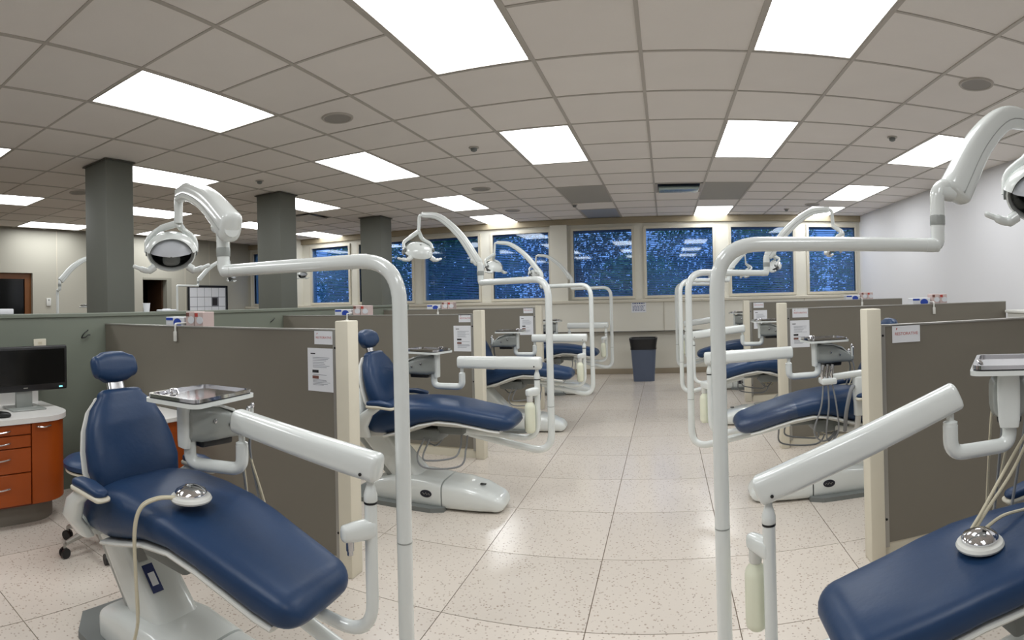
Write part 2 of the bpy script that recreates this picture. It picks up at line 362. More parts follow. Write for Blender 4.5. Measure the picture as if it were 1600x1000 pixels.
# outside: lawn and trees beyond the windows
struct('ground', MB().box((-22, YB+.3, -.6), (14, 30, -.5)), GROUND)
def tree(x, y, zc, rx, rz, n, m, label, sd, ls=.07):
    r = random.Random(sd); t = thing('garden_tree', (x, y, -.5), label, 'tree', 'trees outside the windows')
    MB().tube(spline([(x,y,-.5),(x+.08,y,.6),(x-.05,y+.05,zc)], 5), [.14]*5+[.11]*5+[.08], 8).build('trunk', BARK, t)
    mb = MB()
    for _ in range(int(n*2.2)):
        while True:
            p = V((r.uniform(-1,1), r.uniform(-1,1), r.uniform(-1,1)))
            if .25 < p.length < 1: break
        p = V((x+p.x*rx, y+p.y*rx*.5, zc+p.z*rz)); a = V((r.uniform(-1,1), r.uniform(-1,1), r.uniform(-1,1))).normalized(); b = a.orthogonal().normalized(); s_ = ls*r.uniform(.6, 1.3)
        mb.add([p-a*s_, p+b*s_*.45, p+a*s_, p-b*s_*.45], [(0,1,2,3)])
    tag(mb.build('foliage', m, t, smooth=False), kind='stuff')
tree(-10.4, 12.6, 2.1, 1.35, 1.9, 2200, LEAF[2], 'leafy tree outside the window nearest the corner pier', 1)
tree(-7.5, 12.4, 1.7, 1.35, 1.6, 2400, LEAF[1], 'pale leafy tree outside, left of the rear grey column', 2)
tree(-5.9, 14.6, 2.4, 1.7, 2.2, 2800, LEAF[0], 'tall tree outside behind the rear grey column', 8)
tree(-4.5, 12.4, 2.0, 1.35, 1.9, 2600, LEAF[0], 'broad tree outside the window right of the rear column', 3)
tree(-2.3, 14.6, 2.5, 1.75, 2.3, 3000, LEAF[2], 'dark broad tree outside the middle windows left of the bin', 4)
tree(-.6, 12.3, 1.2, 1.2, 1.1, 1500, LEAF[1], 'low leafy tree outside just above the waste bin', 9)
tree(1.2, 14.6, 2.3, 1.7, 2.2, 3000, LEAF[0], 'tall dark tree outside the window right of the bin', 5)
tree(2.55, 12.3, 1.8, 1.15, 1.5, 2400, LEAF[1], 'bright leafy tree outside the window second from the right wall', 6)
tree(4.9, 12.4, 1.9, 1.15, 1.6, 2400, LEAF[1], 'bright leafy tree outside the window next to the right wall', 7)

# ------------------------------------------------------------------ ceiling fittings
LAB = {(-1,-2): 'large lit ceiling light at the top edge, left of centre', (2,-2): 'large lit ceiling light at the top edge, right of centre', (-4,-2): 'lit ceiling light at upper left, in front of the near column',
 (-4,2): 'lit ceiling light right of the round speaker, above the long post tube', (-1,2): 'lit ceiling light in the second row, left of centre', (2,2): 'lit ceiling light in the second row, right of centre', (5,2): 'lit ceiling light partly behind the near right lamp arm',
 (-4,6): 'small lit ceiling light left of the aisle, third row', (5,6): 'small lit ceiling light near the right wall, third row', (-4,9): 'farthest lit ceiling light on the left, next to the windows', (2,9): 'farthest lit ceiling light over the aisle, next to the windows', (5,9): 'farthest lit ceiling light by the right wall, behind a lamp arm',
 (-7,0): 'lit ceiling light between the near and middle columns', (-7,4): 'lit ceiling light just right of the middle column', (-7,-4): 'sliver of lit ceiling light at the left picture edge, higher one', (-10,-2): 'lit ceiling light at the left picture edge, lower one',
 (-10,2): 'lit ceiling light behind the near left lamp yoke', (-10,6): 'lit ceiling light peeking out left of the middle column', (-10,9): 'lit ceiling light between middle and rear columns by the windows', (-13,1): 'lit ceiling light left of the near column by the left wall', (-13,5): 'lit ceiling light by the left wall above the dark doorway'}
for i, j in alll+unlit:
    c = ((gx(i)+gx(i+1))/2, gy(j+1), ZC); a, b, e, g_ = gx(i)+.012, gx(i+1)-.012, gy(j)+.012, gy(j+2)-.012
    L_ = LAB.get((i, j)) or {(5,-2): 'lit ceiling light just outside the upper right picture corner', (-7,-8): 'lit ceiling light behind the camera over the left row', (-4,-6): 'lit ceiling light behind the camera beside the left row', (-1,-6): 'lit ceiling light behind the camera left of the aisle', (2,-6): 'lit ceiling light behind the camera right of the aisle'}.get((i, j)); grp = None
    if (i, j) in unlit: L_ = 'unlit bluish ceiling light panel near the windows, left of the aisle'
    if (i, j) in behind_lit: grp = 'ceiling lights behind the camera'
    t = thing('ceiling_light', c, L_, 'ceiling light', grp or 'fluorescent ceiling lights')
    fr = MB(); q = .012
    fr.box((a, e, ZC+.002), (a+q, g_, ZC+.04)).box((b-q, e, ZC+.002), (b, g_, ZC+.04)).box((a+q, e, ZC+.002), (b-q, e+q, ZC+.04)).box((a+q, g_-q, ZC+.002), (b-q, g_, ZC+.04))
    fr.build('light_frame', RAIL, t, smooth=False)
    df = MB().box((a+q, e+q, ZC+.008), (b-q, g_-q, ZC+.014)).build('diffuser', DIM if (i, j) in unlit else LIT, t, smooth=False)
    df.data.materials.append(RAIL)
    for p_ in df.data.polygons: p_.material_index = 0 if p_.normal.z < -.5 else 1
for (i, j), L_ in zip(grilles, ('grey perforated return grille in the ceiling, left one', 'grey perforated return grille in the ceiling, right of the supply diffuser')):
    a, b, e, g_ = gx(i)+.012, gx(i+1)-.012, gy(j)+.012, gy(j+2)-.012
    t = thing('return_grille', ((a+b)/2, (e+g_)/2, ZC), L_, 'ceiling vent', 'return grilles')
    MB().box((a, e, ZC+.012), (b, g_, ZC+.03)).build('backing', mat('grille_back', (120, 117, 110), .8), t, smooth=False)
    m_ = MB(); 
    for k in range(30): m_.box((a, e+(g_-e)*k/30, ZC+.004), (b, e+(g_-e)*k/30+.026, ZC+.012))
    tag(m_.build('grille_bars', GRILLE, t, smooth=False), kind='stuff')
a, b, e, g_ = gx(1)+.012, gx(2)-.012, gy(6)+.012, gy(7)-.012
t = thing('supply_diffuser', ((a+b)/2, (e+g_)/2, ZC), 'long supply air diffuser between the two return grilles', 'ceiling vent')
MB().box((a, e, ZC+.03), (b, g_, ZC+.05)).build('diffuser_back', BLACK, t, smooth=False)
MB().rbox((a+.04, e+.16, ZC-.035), (b-.04, g_-.14, ZC+.0), .01, 2).build('deflector', mat('diff_silver', (170, 186, 182), .25, metal=.6), t)
MB().box((a, e, ZC), (a+.03, g_, ZC+.03)).box((b-.03, e, ZC), (b, g_, ZC+.03)).box((a, e, ZC), (b, e+.03, ZC+.03)).box((a, g_-.03, ZC), (b, g_, ZC+.03)).build('diffuser_frame', RAIL, t, smooth=False)
a, b, e, g_ = gx(-8)+.012, gx(-7)-.012, gy(6)+.012, gy(7)-.012
t = thing('square_diffuser', ((a+b)/2, (e+g_)/2, ZC), 'square air diffuser with black gap right of the middle column', 'ceiling vent')
MB().box((a, e, ZC+.04), (b, g_, ZC+.05)).build('diffuser_back', BLACK, t, smooth=False)
MB().box((a+.05, e+.05, ZC-.02), (b-.05, g_-.05, ZC-.008)).build('diffuser_plate', RAIL, t, smooth=False)
for (x, y), L_ in {(-2.25, 3.42): 'round ceiling speaker beside the light above the near left lamp', (2.0, 3.15): 'round ceiling speaker at upper right', (-2.2, 6.5): 'round ceiling speaker left of the aisle, mid room', (-5.75, 3.3): 'round ceiling speaker left of the near column', (-2.3, 8.3): 'round ceiling speaker near the windows, left of the unlit panel', (2.3, 8.4): 'round ceiling speaker near the windows on the right'}.items():
    t = thing('ceiling_speaker', (x, y, ZC), L_, 'speaker', 'ceiling speakers')
    MB().lathe([(.118, .012), (.118, .002), (.112, -.006), (.1, -.004), (.1, .012)], (x, y, ZC), 28).build('speaker_rim', RAIL, t)
    MB().lathe([(.0001, .002), (.1, .002), (.1, .008), (.0001, .008)], (x, y, ZC-.004), 28).build('speaker_grille', mat('speaker_grey', (158, 154, 148), .7, bump=.8, bscale=400), t)
for (x, y), L_ in {(-1.65, 4.7): 'small smoke detector left of the second row light', (2.0, 4.56): 'small sprinkler cap on the right ceiling', (-4.07, 4.6): 'small smoke detector between near and middle columns', (-1.3, 8.1): 'tiny smoke detector by the left return grille', (2.0, 8.9): 'tiny smoke detector near the windows on the right'}.items():
    t = thing('smoke_detector', (x, y, ZC), L_, 'detector')
    MB().lathe([(.045, .012), (.045, -.004), (.0001, -.004)], (x, y, ZC), 20).build('detector_plate', RAIL, t)
    MB().lathe([(.03, 0), (.027, -.022), (.012, -.03), (.0001, -.03)], (x, y, ZC-.004), 20).build('detector_head', DGREY, t)

# ------------------------------------------------------------------ columns and low partitions
for (y0_, y1_), L_ in zip(((2.74, 3.05), (5.2, 5.52), (7.68, 8.05)), ('near grey square column behind the left partition', 'middle grey square column behind the left partition', 'rear grey square column close to the windows')):
    t = thing('column', (-4.47, (y0_+y1_)/2, 0), L_, 'column', 'grey columns')
    MB().rbox((-4.66, y0_, 0), (-4.28, y1_, ZC+.004), .012, 2).build('shaft', COLM, t)
    MB().box((-4.68, y0_-.015, ZC-.012), (-4.265, y1_+.015, ZC-.001)).build('collar_trim', mat('collar', (80, 80, 72), .6), t, smooth=False)
SX = -3.65
t = thing('spine_partition', (SX, 4.4, 0), 'long low green grey partition wall along the left bays', 'partition')
MB().box((SX-.12, -1.9, .0), (SX, 7.35, 1.265)).build('panel', SPINE, t, smooth=False)
MB().rbox((SX-.16, -1.9, 1.265), (SX+.01, 7.35, 1.295), .005, 1).build('ledge', SPINE, t)
def partition(y, xpost, xend, label, zt=1.2):
    sgn = 1 if xend > xpost else -1
    t = thing('bay_partition', (xpost, y, 0), label, 'partition', 'bay partitions')
    MB().rbox((xpost-.038, y-.05, 0), (xpost+.038, y+.05, 1.255), .006, 2).build('end_post', POST, t)
    a, b = sorted((xpost+sgn*.05, xend)); MB().box((a, y-.025, .08), (b, y+.025, zt)).build('panel', PART, t, smooth=False)
    MB().box((a, y-.028, zt), (b, y+.028, zt+.008)).build('top_trim', ALU, t, smooth=False)
    a2, b2 = sorted((xpost+sgn*.038, xpost+sgn*.066)); MB().box((a2, y-.03, .06), (b2, y+.03, zt+.004)).build('edge_trim', ALU, t, smooth=False)
    MB().box((a, y-.015, 0), (b, y+.015, .08)).build('base_rail', POST, t, smooth=False)
    m_ = MB()
    for z in (.2, .65, 1.12): m_.lathe([(.006, 0), (.006, .003), (.0001, .004)], ((a2+b2)/2, y-.03, z), 8, (0, -1, 0))
    m_.build('screws', BLACK, t); return t
LY = [2.34, 4.48, 6.62]; RY = [2.6, 4.74, 6.88]
partition(LY[0], -1.51, SX+.001, 'taupe bay partition nearest the camera on the left', 1.205)
partition(LY[1], -1.56, SX+.001, 'taupe bay partition second on the left', 1.215)
partition(LY[2], -1.53, SX+.001, 'taupe bay partition farthest on the left', 1.225)
partition(RY[0], 1.0, XR-.001, 'taupe bay partition nearest the camera on the right', 1.165)
partition(RY[1], 1.0, 3.3, 'taupe bay partition second on the right', 1.2)
partition(RY[2], 1.0, 3.1, 'taupe bay partition farthest on the right', 1.225)

# paper signs and sheets on the partitions
def sign(x0_, x1_, z0_, z1_, y, label):
    t = thing('paper_sign', ((x0_+x1_)/2, y, z0_), label, 'sign', 'restorative bay signs'); w = x1_-x0_
    MB().box((x0_, y-.002, z0_), (x1_, y, z1_)).build('card', PAPER, t, smooth=False)
    text_mb('RESTORATIVE', w*.135, ((x0_+x1_)/2, y-.0026, z0_+(z1_-z0_)*.5), (1,0,0), (0,0,1)).build('lettering', INKR, t, smooth=False)
    r_ = MB(); X, Z = x0_+w*.13, z1_-w*.1
    for k, (dx, dz, l) in enumerate(((0, 0, .05), (.012, -.02, .03), (.0, -.04, .02))): r_.add([(X+dx*w, y-.0026, Z+dz*w), (X+(dx+l)*w, y-.0026, Z+(dz+.015)*w), (X+(dx+l)*w, y-.0026, Z+(dz-.012)*w), (X+dx*w, y-.0026, Z+(dz-.02)*w)], [(0,1,2,3)])
    r_.build('emblem', INKR, t, smooth=False)
def sheet(x0_, x1_, z0_, z1_, y, label, small=False):
    t = thing('instruction_sheet', ((x0_+x1_)/2, y, z0_), label, 'notice', 'instruction sheets'); w, h = x1_-x0_, z1_-z0_
    MB().box((x0_, y-.002, z0_), (x1_, y, z1_)).build('sheet', PAPER, t, smooth=False); r = random.Random(int(x0_*1000)); m_ = MB()
    Y = y-.0026; q = lambda mb, a, b, c, d_: mb.add([(x0_+a*w, Y, z0_+c*h), (x0_+b*w, Y, z0_+c*h), (x0_+b*w, Y, z0_+d_*h), (x0_+a*w, Y, z0_+d_*h)], [(0,1,2,3)])
    for z in (.78, .745, .71, .665, .63, .59, .555, .38, .26, .235, .205, .17, .145): q(m_, .2, r.uniform(.6, .88), z, z+.009)
    tag(m_.build('print', INK, t, smooth=False), kind='stuff')
    q(MB(), .12, .3, .86, .885).build('heading', INKD, t, smooth=False)
    q(MB(), .18, .42, .43, .495).build('photo', INKD, t, smooth=False); q(MB(), .18, .42, .29, .36).build('photo', INKP, t, smooth=False)
sign(-1.69, -1.575, 1.135, 1.203, LY[0]-.026, 'small RESTORATIVE sign on the nearest left partition')
sheet(-1.735, -1.572, .895, 1.115, LY[0]-.026, 'printed instruction sheet on the nearest left partition')
sign(-1.735, -1.615, 1.155, 1.222, LY[1]-.026, 'small RESTORATIVE sign on the second left partition')
sheet(-1.785, -1.615, .905, 1.125, LY[1]-.026, 'printed instruction sheet on the second left partition')
sign(-1.72, -1.6, 1.165, 1.232, LY[2]-.026, 'small RESTORATIVE sign on the farthest left partition')
sheet(-1.77, -1.6, .9, 1.13, LY[2]-.026, 'printed instruction sheet on the farthest left partition')
sign(1.105, 1.26, 1.08, 1.168, RY[0]-.026, 'RESTORATIVE sign on the nearest right partition')
sign(1.09, 1.23, 1.125, 1.205, RY[1]-.026, 'RESTORATIVE sign on the second right partition')
sheet(1.065, 1.24, .865, 1.1, RY[1]-.026, 'printed instruction sheet on the second right partition')
sign(1.09, 1.22, 1.16, 1.23, RY[2]-.026, 'RESTORATIVE sign on the farthest right partition')
sheet(1.09, 1.26, .9, 1.13, RY[2]-.026, 'printed instruction sheet on the farthest right partition')
t = thing('notice', (-.44, YB-.172, 1.05), 'white notice with dark lettering on the wall above the bin', 'notice')
MB().box((-.58, YB-.173, 1.06), (-.33, YB-.1705, 1.235)).build('sheet', PAPER, t, smooth=False)
m_ = MB(); r = random.Random(3)
for z in (1.205, 1.17, 1.15, 1.13, 1.11, 1.09):
    x = -.56
    while x < -.37: 
        l = r.uniform(.012, .04); m_.box((x, YB-.1745, z), (x+l, YB-.1735, z+(.018 if z > 1.2 else .009))); x += l+.012
tag(m_.build('print', mat('ink_blue', (70, 80, 130), .8), t, smooth=False), kind='stuff')

# glove boxes in racks hung over the partitions
def box_rack(x, y, zt, label, sgn=1):
    t = thing('box_rack', (x, y, zt-.1), label+', white hanging rack', 'rack', 'glove box racks')
    MB().tube(fillet([(x, y-.034, zt-.09), (x, y-.034, zt+.014), (x, y+.06, zt+.014), (x, y+.06, zt-.08), (x, y+.16, zt-.08)], .01, 3), .007, 6).build('hook', WHITE2, t)
    MB().rbox((x-.014, y-.042, zt-.1), (x+.014, y-.03, zt-.035), .004, 2).build('clip', WHITE2, t)
    MB().box((x-.23, y+.032, zt-.06), (x+.23, y+.15, zt-.05)).build('shelf', WHITE2, t, smooth=False)
    z = zt-.05
    def carton(n, x0_, x1_, z1_, m1, m2, m3, lb, g):
        c = thing(n, ((x0_+x1_)/2, y+.09, z), lb, 'box', g)
        MB().rbox((x0_, y+.04, z), (x1_, y+.14, z1_), .003, 1).build('carton', m1, c, smooth=False)
        w, h = x1_-x0_, z1_-z
        MB().lathe([(.0001, 0), (min(w, h)*.3, 0), (min(w, h)*.3, .001), (.0001, .001)], ((x0_+x1_)/2+.15*w, y+.039, z+.62*h), 16, (0, -1, 0), 1.3, 1).build('printed_disc', m2, c, smooth=False)
        MB().box((x0_+.004, y+.0388, z+.78*h), (x0_+.4*w, y+.0398, z+.95*h)).build('printed_band', m3, c, smooth=False)
    s1 = label.split(' above ')[1]
    carton('glove_box', x-.19, x+.0, zt+.055, BOXW, BOXB, BOXB, 'blue and white glove box above '+s1, 'blue glove boxes')
    carton('tissue_box', x+.02, x+.1, zt+.09, BOXP, BOXW, INKP, 'pink carton left of its twin above '+s1, 'pink cartons')
    carton('tissue_box', x+.105, x+.185, zt+.088, BOXP, BOXW, INKR, 'pink carton right of its twin above '+s1, 'pink cartons')
box_rack(-2.79, LY[0], 1.213, 'glove boxes above the nearest left partition')
box_rack(-2.86, LY[1], 1.223, 'glove boxes above the second left partition')
box_rack(-2.85, LY[2], 1.233, 'glove boxes above the farthest left partition')
box_rack(2.46, RY[1], 1.208, 'glove boxes above the second right partition')
box_rack(2.52, RY[2], 1.233, 'glove boxes above the farthest right partition')

# ------------------------------------------------------------------ dental chair (local: +x to the feet, z up, origin on the floor)
def cush(secs, e=3.2): return [((x, 0, z), (0,1,0), (-s, 0, 1), w, h, e) for x, z, s, w, h in secs]
CX = {}
def make_chair(loc, rz, label, droop=0, lift=0, cables=True):
    if droop in CX:
        c = copy_tree(CX[droop]); c.location = V(loc)*U; c.rotation_euler = (0,0,rz); c['label'] = label; return c
    t = thing('dental_chair', (0,0,0), label, 'dental chair', 'blue dental chairs'); B = lambda mb, n, m, p=t, **k: raised(mb, n).build(n, m, p, local=True, **k)
    def raised(mb, n):
        if lift: mb.v = [V((p.x, p.y, p.z+lift*min(1, max(0, (p.z-.18)/.22)))) for p in mb.v]
        return mb
    # floor base
    pl = [(-.62,-.12),(-.5,-.21),(.02,-.21),(.1,-.17),(.1,.17),(.02,.21),(-.5,.21),(-.62,.12)]
    B(MB().prism(pl, 0, .028), 'base_plate', DGREY, smooth=False)
    Y = (0,1,0); Zv = (0,0,1)
    B(MB().loft([((.08,0,.088),Y,Zv,.155,.088,4.5),((.2,0,.086),Y,Zv,.152,.086,4.2),((.32,0,.074),Y,Zv,.142,.074,3.8),((.4,0,.058),Y,Zv,.122,.058,3.4)], 32, 0, .075, 6), 'front_cover', WHITE)
    rear = B(MB().loft([((-.42,0,.07),Y,Zv,.15,.07,5),((-.3,0,.088),Y,Zv,.155,.088,5),((-.1,0,.098),Y,Zv,.157,.098,5),((.072,0,.09),Y,Zv,.156,.09,4.5)], 32, .05, 0, 4), 'rear_cover', WHITE)
    for s_ in (-1, 1):
        pq = B(MB().lathe([(.0001,0),(.03,0),(.03,.004),(.0001,.006)], (-.03, s_*.154, .1), 24, (0, s_, 0), 1.35 if True else 1, .8), 'badge', mat('badge_navy', (22, 26, 40), .3), rear)
        B(MB().tube([V((-.055+.0065*k, s_*.161, .1+.006*math.sin(k*2.1)+(.004 if k in (0, 4) else 0))) for k in range(9)], .0016, 5), 'badge_script', ALU, rear)
    B(MB().rbox((.3,-.04,.154),(.34,-.02,.162),.003,1), 'pedal_mark', BLACK)
    # lift arm
    def slab(x0_, z0_, x1_, z1_, w, hx): return MB().loft([((x0_,0,z0_),Y,(1,0,0),w,hx,5),((x1_,0,z1_),Y,(1,0,0),w*.92,hx,5)], 28)
    arm = B(slab(-.18, .15, -.47, .44, .105, .125), 'lift_arm', WHITE, ang=50)
    B(slab(-.27, .16, -.52, .40, .085, .1), 'lift_link', GREYP, arm, ang=50)
    # seat understructure
    B(MB().loft([((-.5,0,.44),Y,Zv,.13,.03,4),((-.25,0,.47),Y,Zv,.15,.03,4),((0,0,.545-droop*.2),Y,Zv,.12,.018,4),((.3,0,.535-droop*.7),Y,Zv,.1,.014,4),((.42,0,.515-droop*.88),Y,Zv,.08,.012,4)], 20), 'seat_frame', WHITE2)
    B(MB().rbox((-.2,-.1,.42),(.04,.1,.5),.015,2).rbox((.02,-.07,.47),(.2,.07,.52),.01,2), 'mechanism', DGREY)
    for k, (a, b, dx) in enumerate(((-.06, .24, 0), (-.02, .2, .05)) if cables else ()):
        B(MB().tube(spline([(a,-.1,.44),(a-.03,-.15,.33),(a+.04,-.17,.27+dx),(b-.03,-.16,.3+dx),(b,-.12,.4),(b-.01,-.06,.47)], 7), .006, 7), 'cable', HOSEG)
    # upholstery
    seat = [(-.46,.535,.05,.2,.07),(-.40,.55,.1,.225,.1),(-.30,.567,.15,.235,.112),(-.18,.592,.16,.235,.103),(-.05,.62,.1,.228,.078),(.08,.632,-.0,.218,.062),(.2,.622,-.09,.205,.058),(.32,.602,-.14,.19,.058),(.42,.585,-.14,.178,.06),(.475,.577,-.13,.17,.057)]
    if droop: seat = [(x, z-droop*max(0, (x+.2)/.7)**1.15, sl-droop*1.3*(x > -.2), w, h) for x, z, sl, w, h in seat]
    dz_ = lambda x: droop*max(0, (x+.2)/.7)**1.15
    sc_ = B(MB().loft(cush(seat, 3.2), 40, .06, .085, 8), 'seat_cushion', BLUE)
    B(MB().loft([((x,0,z-h+.004),Y,(-s,0,1),w*.97,.012,4) for x,z,s,w,h in seat[2:]], 24), 'seat_piping', WHITE2, sc_)
    # backrest: leaning back
    ux, uz = -.36, .93; ln = math.hypot(ux, uz); up = V((ux/ln,0,uz/ln)); nrm = V((uz/ln,0,-ux/ln))
    bb = V((-.345,0,.60)); prof = [(.0,.165,.045),(.05,.2,.062),(.11,.214,.068),(.19,.208,.066),(.27,.19,.06),(.345,.155,.052),(.39,.11,.042)]
    bk = B(MB().loft([(bb+up*d_, Y, nrm, w, h, 3.0) for d_, w, h in prof], 36, .03, .03, 5), 'backrest_cushion', BLUE)
    B(MB().loft([(bb+up*d_-nrm*(h+.004), Y, nrm, w*.98, .016, 3.5) for d_, w, h in prof], 28, .01, .01, 2), 'backrest_shell', WHITE2, bk)
    hp = bb+up*.435
    B(MB().rbox((-.035,-.03,-.0),(.035,.03,.0),.0001,1) if False else MB().loft([(hp-up*.06-nrm*.02, Y, nrm, .045,.012,4),(hp+up*.045-nrm*.015, Y, nrm, .04,.012,4)], 16), 'headrest_bracket', STEEL)
    hc = hp+up*.085; 
    B(MB().loft([(hc+V((0,-.082,0)),up,nrm,.05,.034,2.3),(hc+V((0,-.05,0))-nrm*.006,up,nrm,.066,.046,2.4),(hc-nrm*.01,up,nrm,.07,.047,2.5),(hc+V((0,.05,0))-nrm*.006,up,nrm,.066,.046,2.4),(hc+V((0,.082,0)),up,nrm,.05,.034,2.3)], 28, .03, .03, 5), 'headrest_cushion', BLUE)
    # casting that carries the backrest and the arms
    B(MB().loft([((-.5,0,.42),Y,(1,0,0),.16,.06,4),((-.52,0,.52),Y,(1,0,0),.2,.05,4),((-.53,0,.62),Y,(1,0,0),.14,.035,4),((-.56,0,.74),Y,(1,0,0),.1,.025,4)], 24), 'back_casting', WHITE)
    for s_ in (-1, 1):
        a = B(MB().loft([((-.46,s_*.2,.44),(0,1,0),(1,0,0),.03,.05,3),((-.45,s_*.26,.52),(0,1,0),(1,0,0),.028,.055,3),((-.40,s_*.272,.60),(0,1,0),(1,0,0),.024,.05,3),((-.32,s_*.275,.655),(0,1,0),(1,0,0),.024,.045,3)], 18, .01, .01, 3), 'armrest', WHITE)
        B(MB().loft([((-.36,s_*.275,.680),Y,Zv,.03,.018,3),((-.29,s_*.275,.684),Y,Zv,.034,.018,3),((-.22,s_*.272,.676),Y,Zv,.03,.015,3)], 20, .03, .03, 4), 'arm_pad', BLUE, a)
        B(MB().loft([((-.37,s_*.275,.660),Y,Zv,.033,.012,3),((-.29,s_*.275,.662),Y,Zv,.037,.012,3),((-.205,s_*.272,.656),Y,Zv,.032,.011,3)], 20, .02, .02, 3), 'arm_tray', POST, a)
    CX[droop] = t; t.location = V(loc)*U; t.rotation_euler = (0,0,rz); return t
LCY = [1.33, 3.43, 5.57, 7.71]; RCY = [1.39, 3.62, 5.76, 7.9]
chL = [make_chair((-1.5, y, 0), 0, l, dr_, cables=dr_ == 0) for dr_, y, l in zip((.085, 0, 0, 0), LCY, ('large blue dental chair nearest the camera on the left', 'blue dental chair behind the nearest left partition', 'blue dental chair third in the left row', 'blue dental chair farthest in the left row'))]
chR = [make_chair((.955 if dr_ == .02 else .99, y, 0), math.pi, l, dr_, lift=-.085 if dr_ == .02 else 0) for dr_, y, l in zip((.02, .07, .07, .07), RCY, ('blue dental chair cut by the lower right corner', 'blue dental chair with clear plastic over its foot end, second on the right', 'blue dental chair third in the right row', 'blue dental chair farthest in the right row'))]
seatp = [(x, z-.07*max(0, (x+.2)/.7)**1.15, sl-.07*1.3, w, h) for x, z, sl, w, h in ((.18,.6245,-.07,.207,.0605),(.2,.622,-.09,.207,.06),(.32,.602,-.14,.192,.06),(.42,.585,-.14,.18,.062),(.475,.577,-.13,.172,.059))]
fl_ = MB().loft(cush(seatp, 3.2), 40, 0, .09, 8).build('plastic_sleeve', FILM, chR[1], local=True); fl_['label'] = 'clear plastic sleeve'
# label sticker and warning mark on the near chair's lift arm
m_ = MB(); 
def on_arm(u, v, e=.003): # front face of the lift arm of chair A (local)
    p = V((-.18+.125, 0, .15)).lerp(V((-.47+.125, 0, .44)), u); n_ = V((.29, 0, .29)).normalized(); return p+V((0, v, 0))+n_*e
for nm, m, u0, u1, v0, v1, e in (('sticker', mat('sticker_navy', (30, 44, 92), .5), .42, .68, -.07, -.02, .002), ('sticker_panel', PAPER, .48, .6, -.06, -.03, .004), ('warning_mark', mat('mark_grey', (150, 150, 148), .6), .72, .84, -.075, -.03, .002)):
    MB().add([on_arm(u0,v0,e), on_arm(u0,v1,e), on_arm(u1,v1,e), on_arm(u1,v0,e)], [(0,1,2,3)]).build(nm, m, chL[0], local=True, smooth=False)

# ------------------------------------------------------------------ examination lights
def light_head(t, P, face, S_=1.0, off=(0,0,0)):
    """P: pivot at the lower end of the drop tube; face: direction the lamp looks"""
    F = V(face).normalized(); Lt = F.cross(V((0,0,1))).normalized(); Up = Lt.cross(F).normalized()
    C = P-V((0,0,1))*.15*S_+V(off); M = Matrix((Lt, Up, F)).transposed()   # local x lateral, y up, z forward
    W = lambda x, y, z: C+M @ (V((x, y, z*.7))*S_)
    def shell(prof, n, a0=0, a1=2*math.pi, sx=1, sy=1, th=.006):
        mb = MB(); vs = []; k = len(prof)
        for side in (0, 1):
            for r, z in prof:
                for j in range(n+1):
                    a = a0+(a1-a0)*j/n; rr = r-(th if side else 0); vs.append(W(rr*sx*math.cos(a), rr*sy*math.sin(a), z+(th*.7 if side else 0)))
        m_ = n+1; o = k*m_; fs = []
        for i in range(k-1):
            for j in range(n): fs += [(i*m_+j, i*m_+j+1, (i+1)*m_+j+1, (i+1)*m_+j), (o+i*m_+j, o+(i+1)*m_+j, o+(i+1)*m_+j+1, o+i*m_+j+1)]
        for j in range(n): fs.append(((k-1)*m_+j, (k-1)*m_+j+1, o+(k-1)*m_+j+1, o+(k-1)*m_+j))
        if a1-a0 < 6.28:
            for i in range(k-1): fs += [(i*m_, (i+1)*m_, o+(i+1)*m_, o+i*m_), (i*m_+n, o+i*m_+n, o+(i+1)*m_+n, (i+1)*m_+n)]
        return mb.add(vs, fs)
    prof = [(.01,-.075),(.05,-.068),(.085,-.045),(.108,-.01),(.118,.03)]
    hd = shell(prof, 28, math.pi*.0, math.pi*2, 1.05, .82).build('lamp_housing', WHITE, t)
    shell([(.012,-.05),(.05,-.045),(.08,-.025),(.1,.005)], 28, 0, 2*math.pi, 1.05, .8, .003).build('reflector', REFL, hd)
    shell([(.122,-.02),(.135,.02),(.132,.07),(.115,.105)], 20, math.radians(12), math.radians(168), 1.0, .85).build('visor', WHITE, t)
    shell([(.104,.07),(.09,.1),(.05,.118),(.01,.122)], 20, math.radians(8), math.radians(172), 1.0, .8, .004).build('lens_shield', LENS, t)
    lamp = MB().loft([(W(0,-.045,-.01), Lt, Up, .035*S_, .02*S_, 3), (W(0,-.03,.03), Lt, Up, .045*S_, .035*S_, 3), (W(0,-.02,.06), Lt, Up, .03*S_, .025*S_, 3)], 16, .01, .01, 3); lamp.build('bulb_cover', DGREY, t)
    for s_ in (-1, 1):
        MB().tube(spline([W(s_*.085,-.07,.03), W(s_*.12,-.085,.05), W(s_*.16,-.07,.06), W(s_*.195,-.055,.06)], 6), [.02*S_]*6+[.015*S_]*6+[.01*S_]*6+[.006*S_], 10).build('handle', WHITE, t)
        MB().tube(spline([P+V((0,0,.0)), W(s_*.06,.11,-.05), W(s_*.118,.06,-.03), W(s_*.125,.0,0)], 7), [.018*S_]*7+[.015*S_]*7+[.013*S_]*7+[.013*S_], 10).build('yoke', WHITE, t)
        MB().lathe([(.018*S_,0),(.018*S_,.012*S_),(.0001,.014*S_)], W(s_*.118,0,0), 14, Lt*s_).build('pivot_cap', DGREY, t)
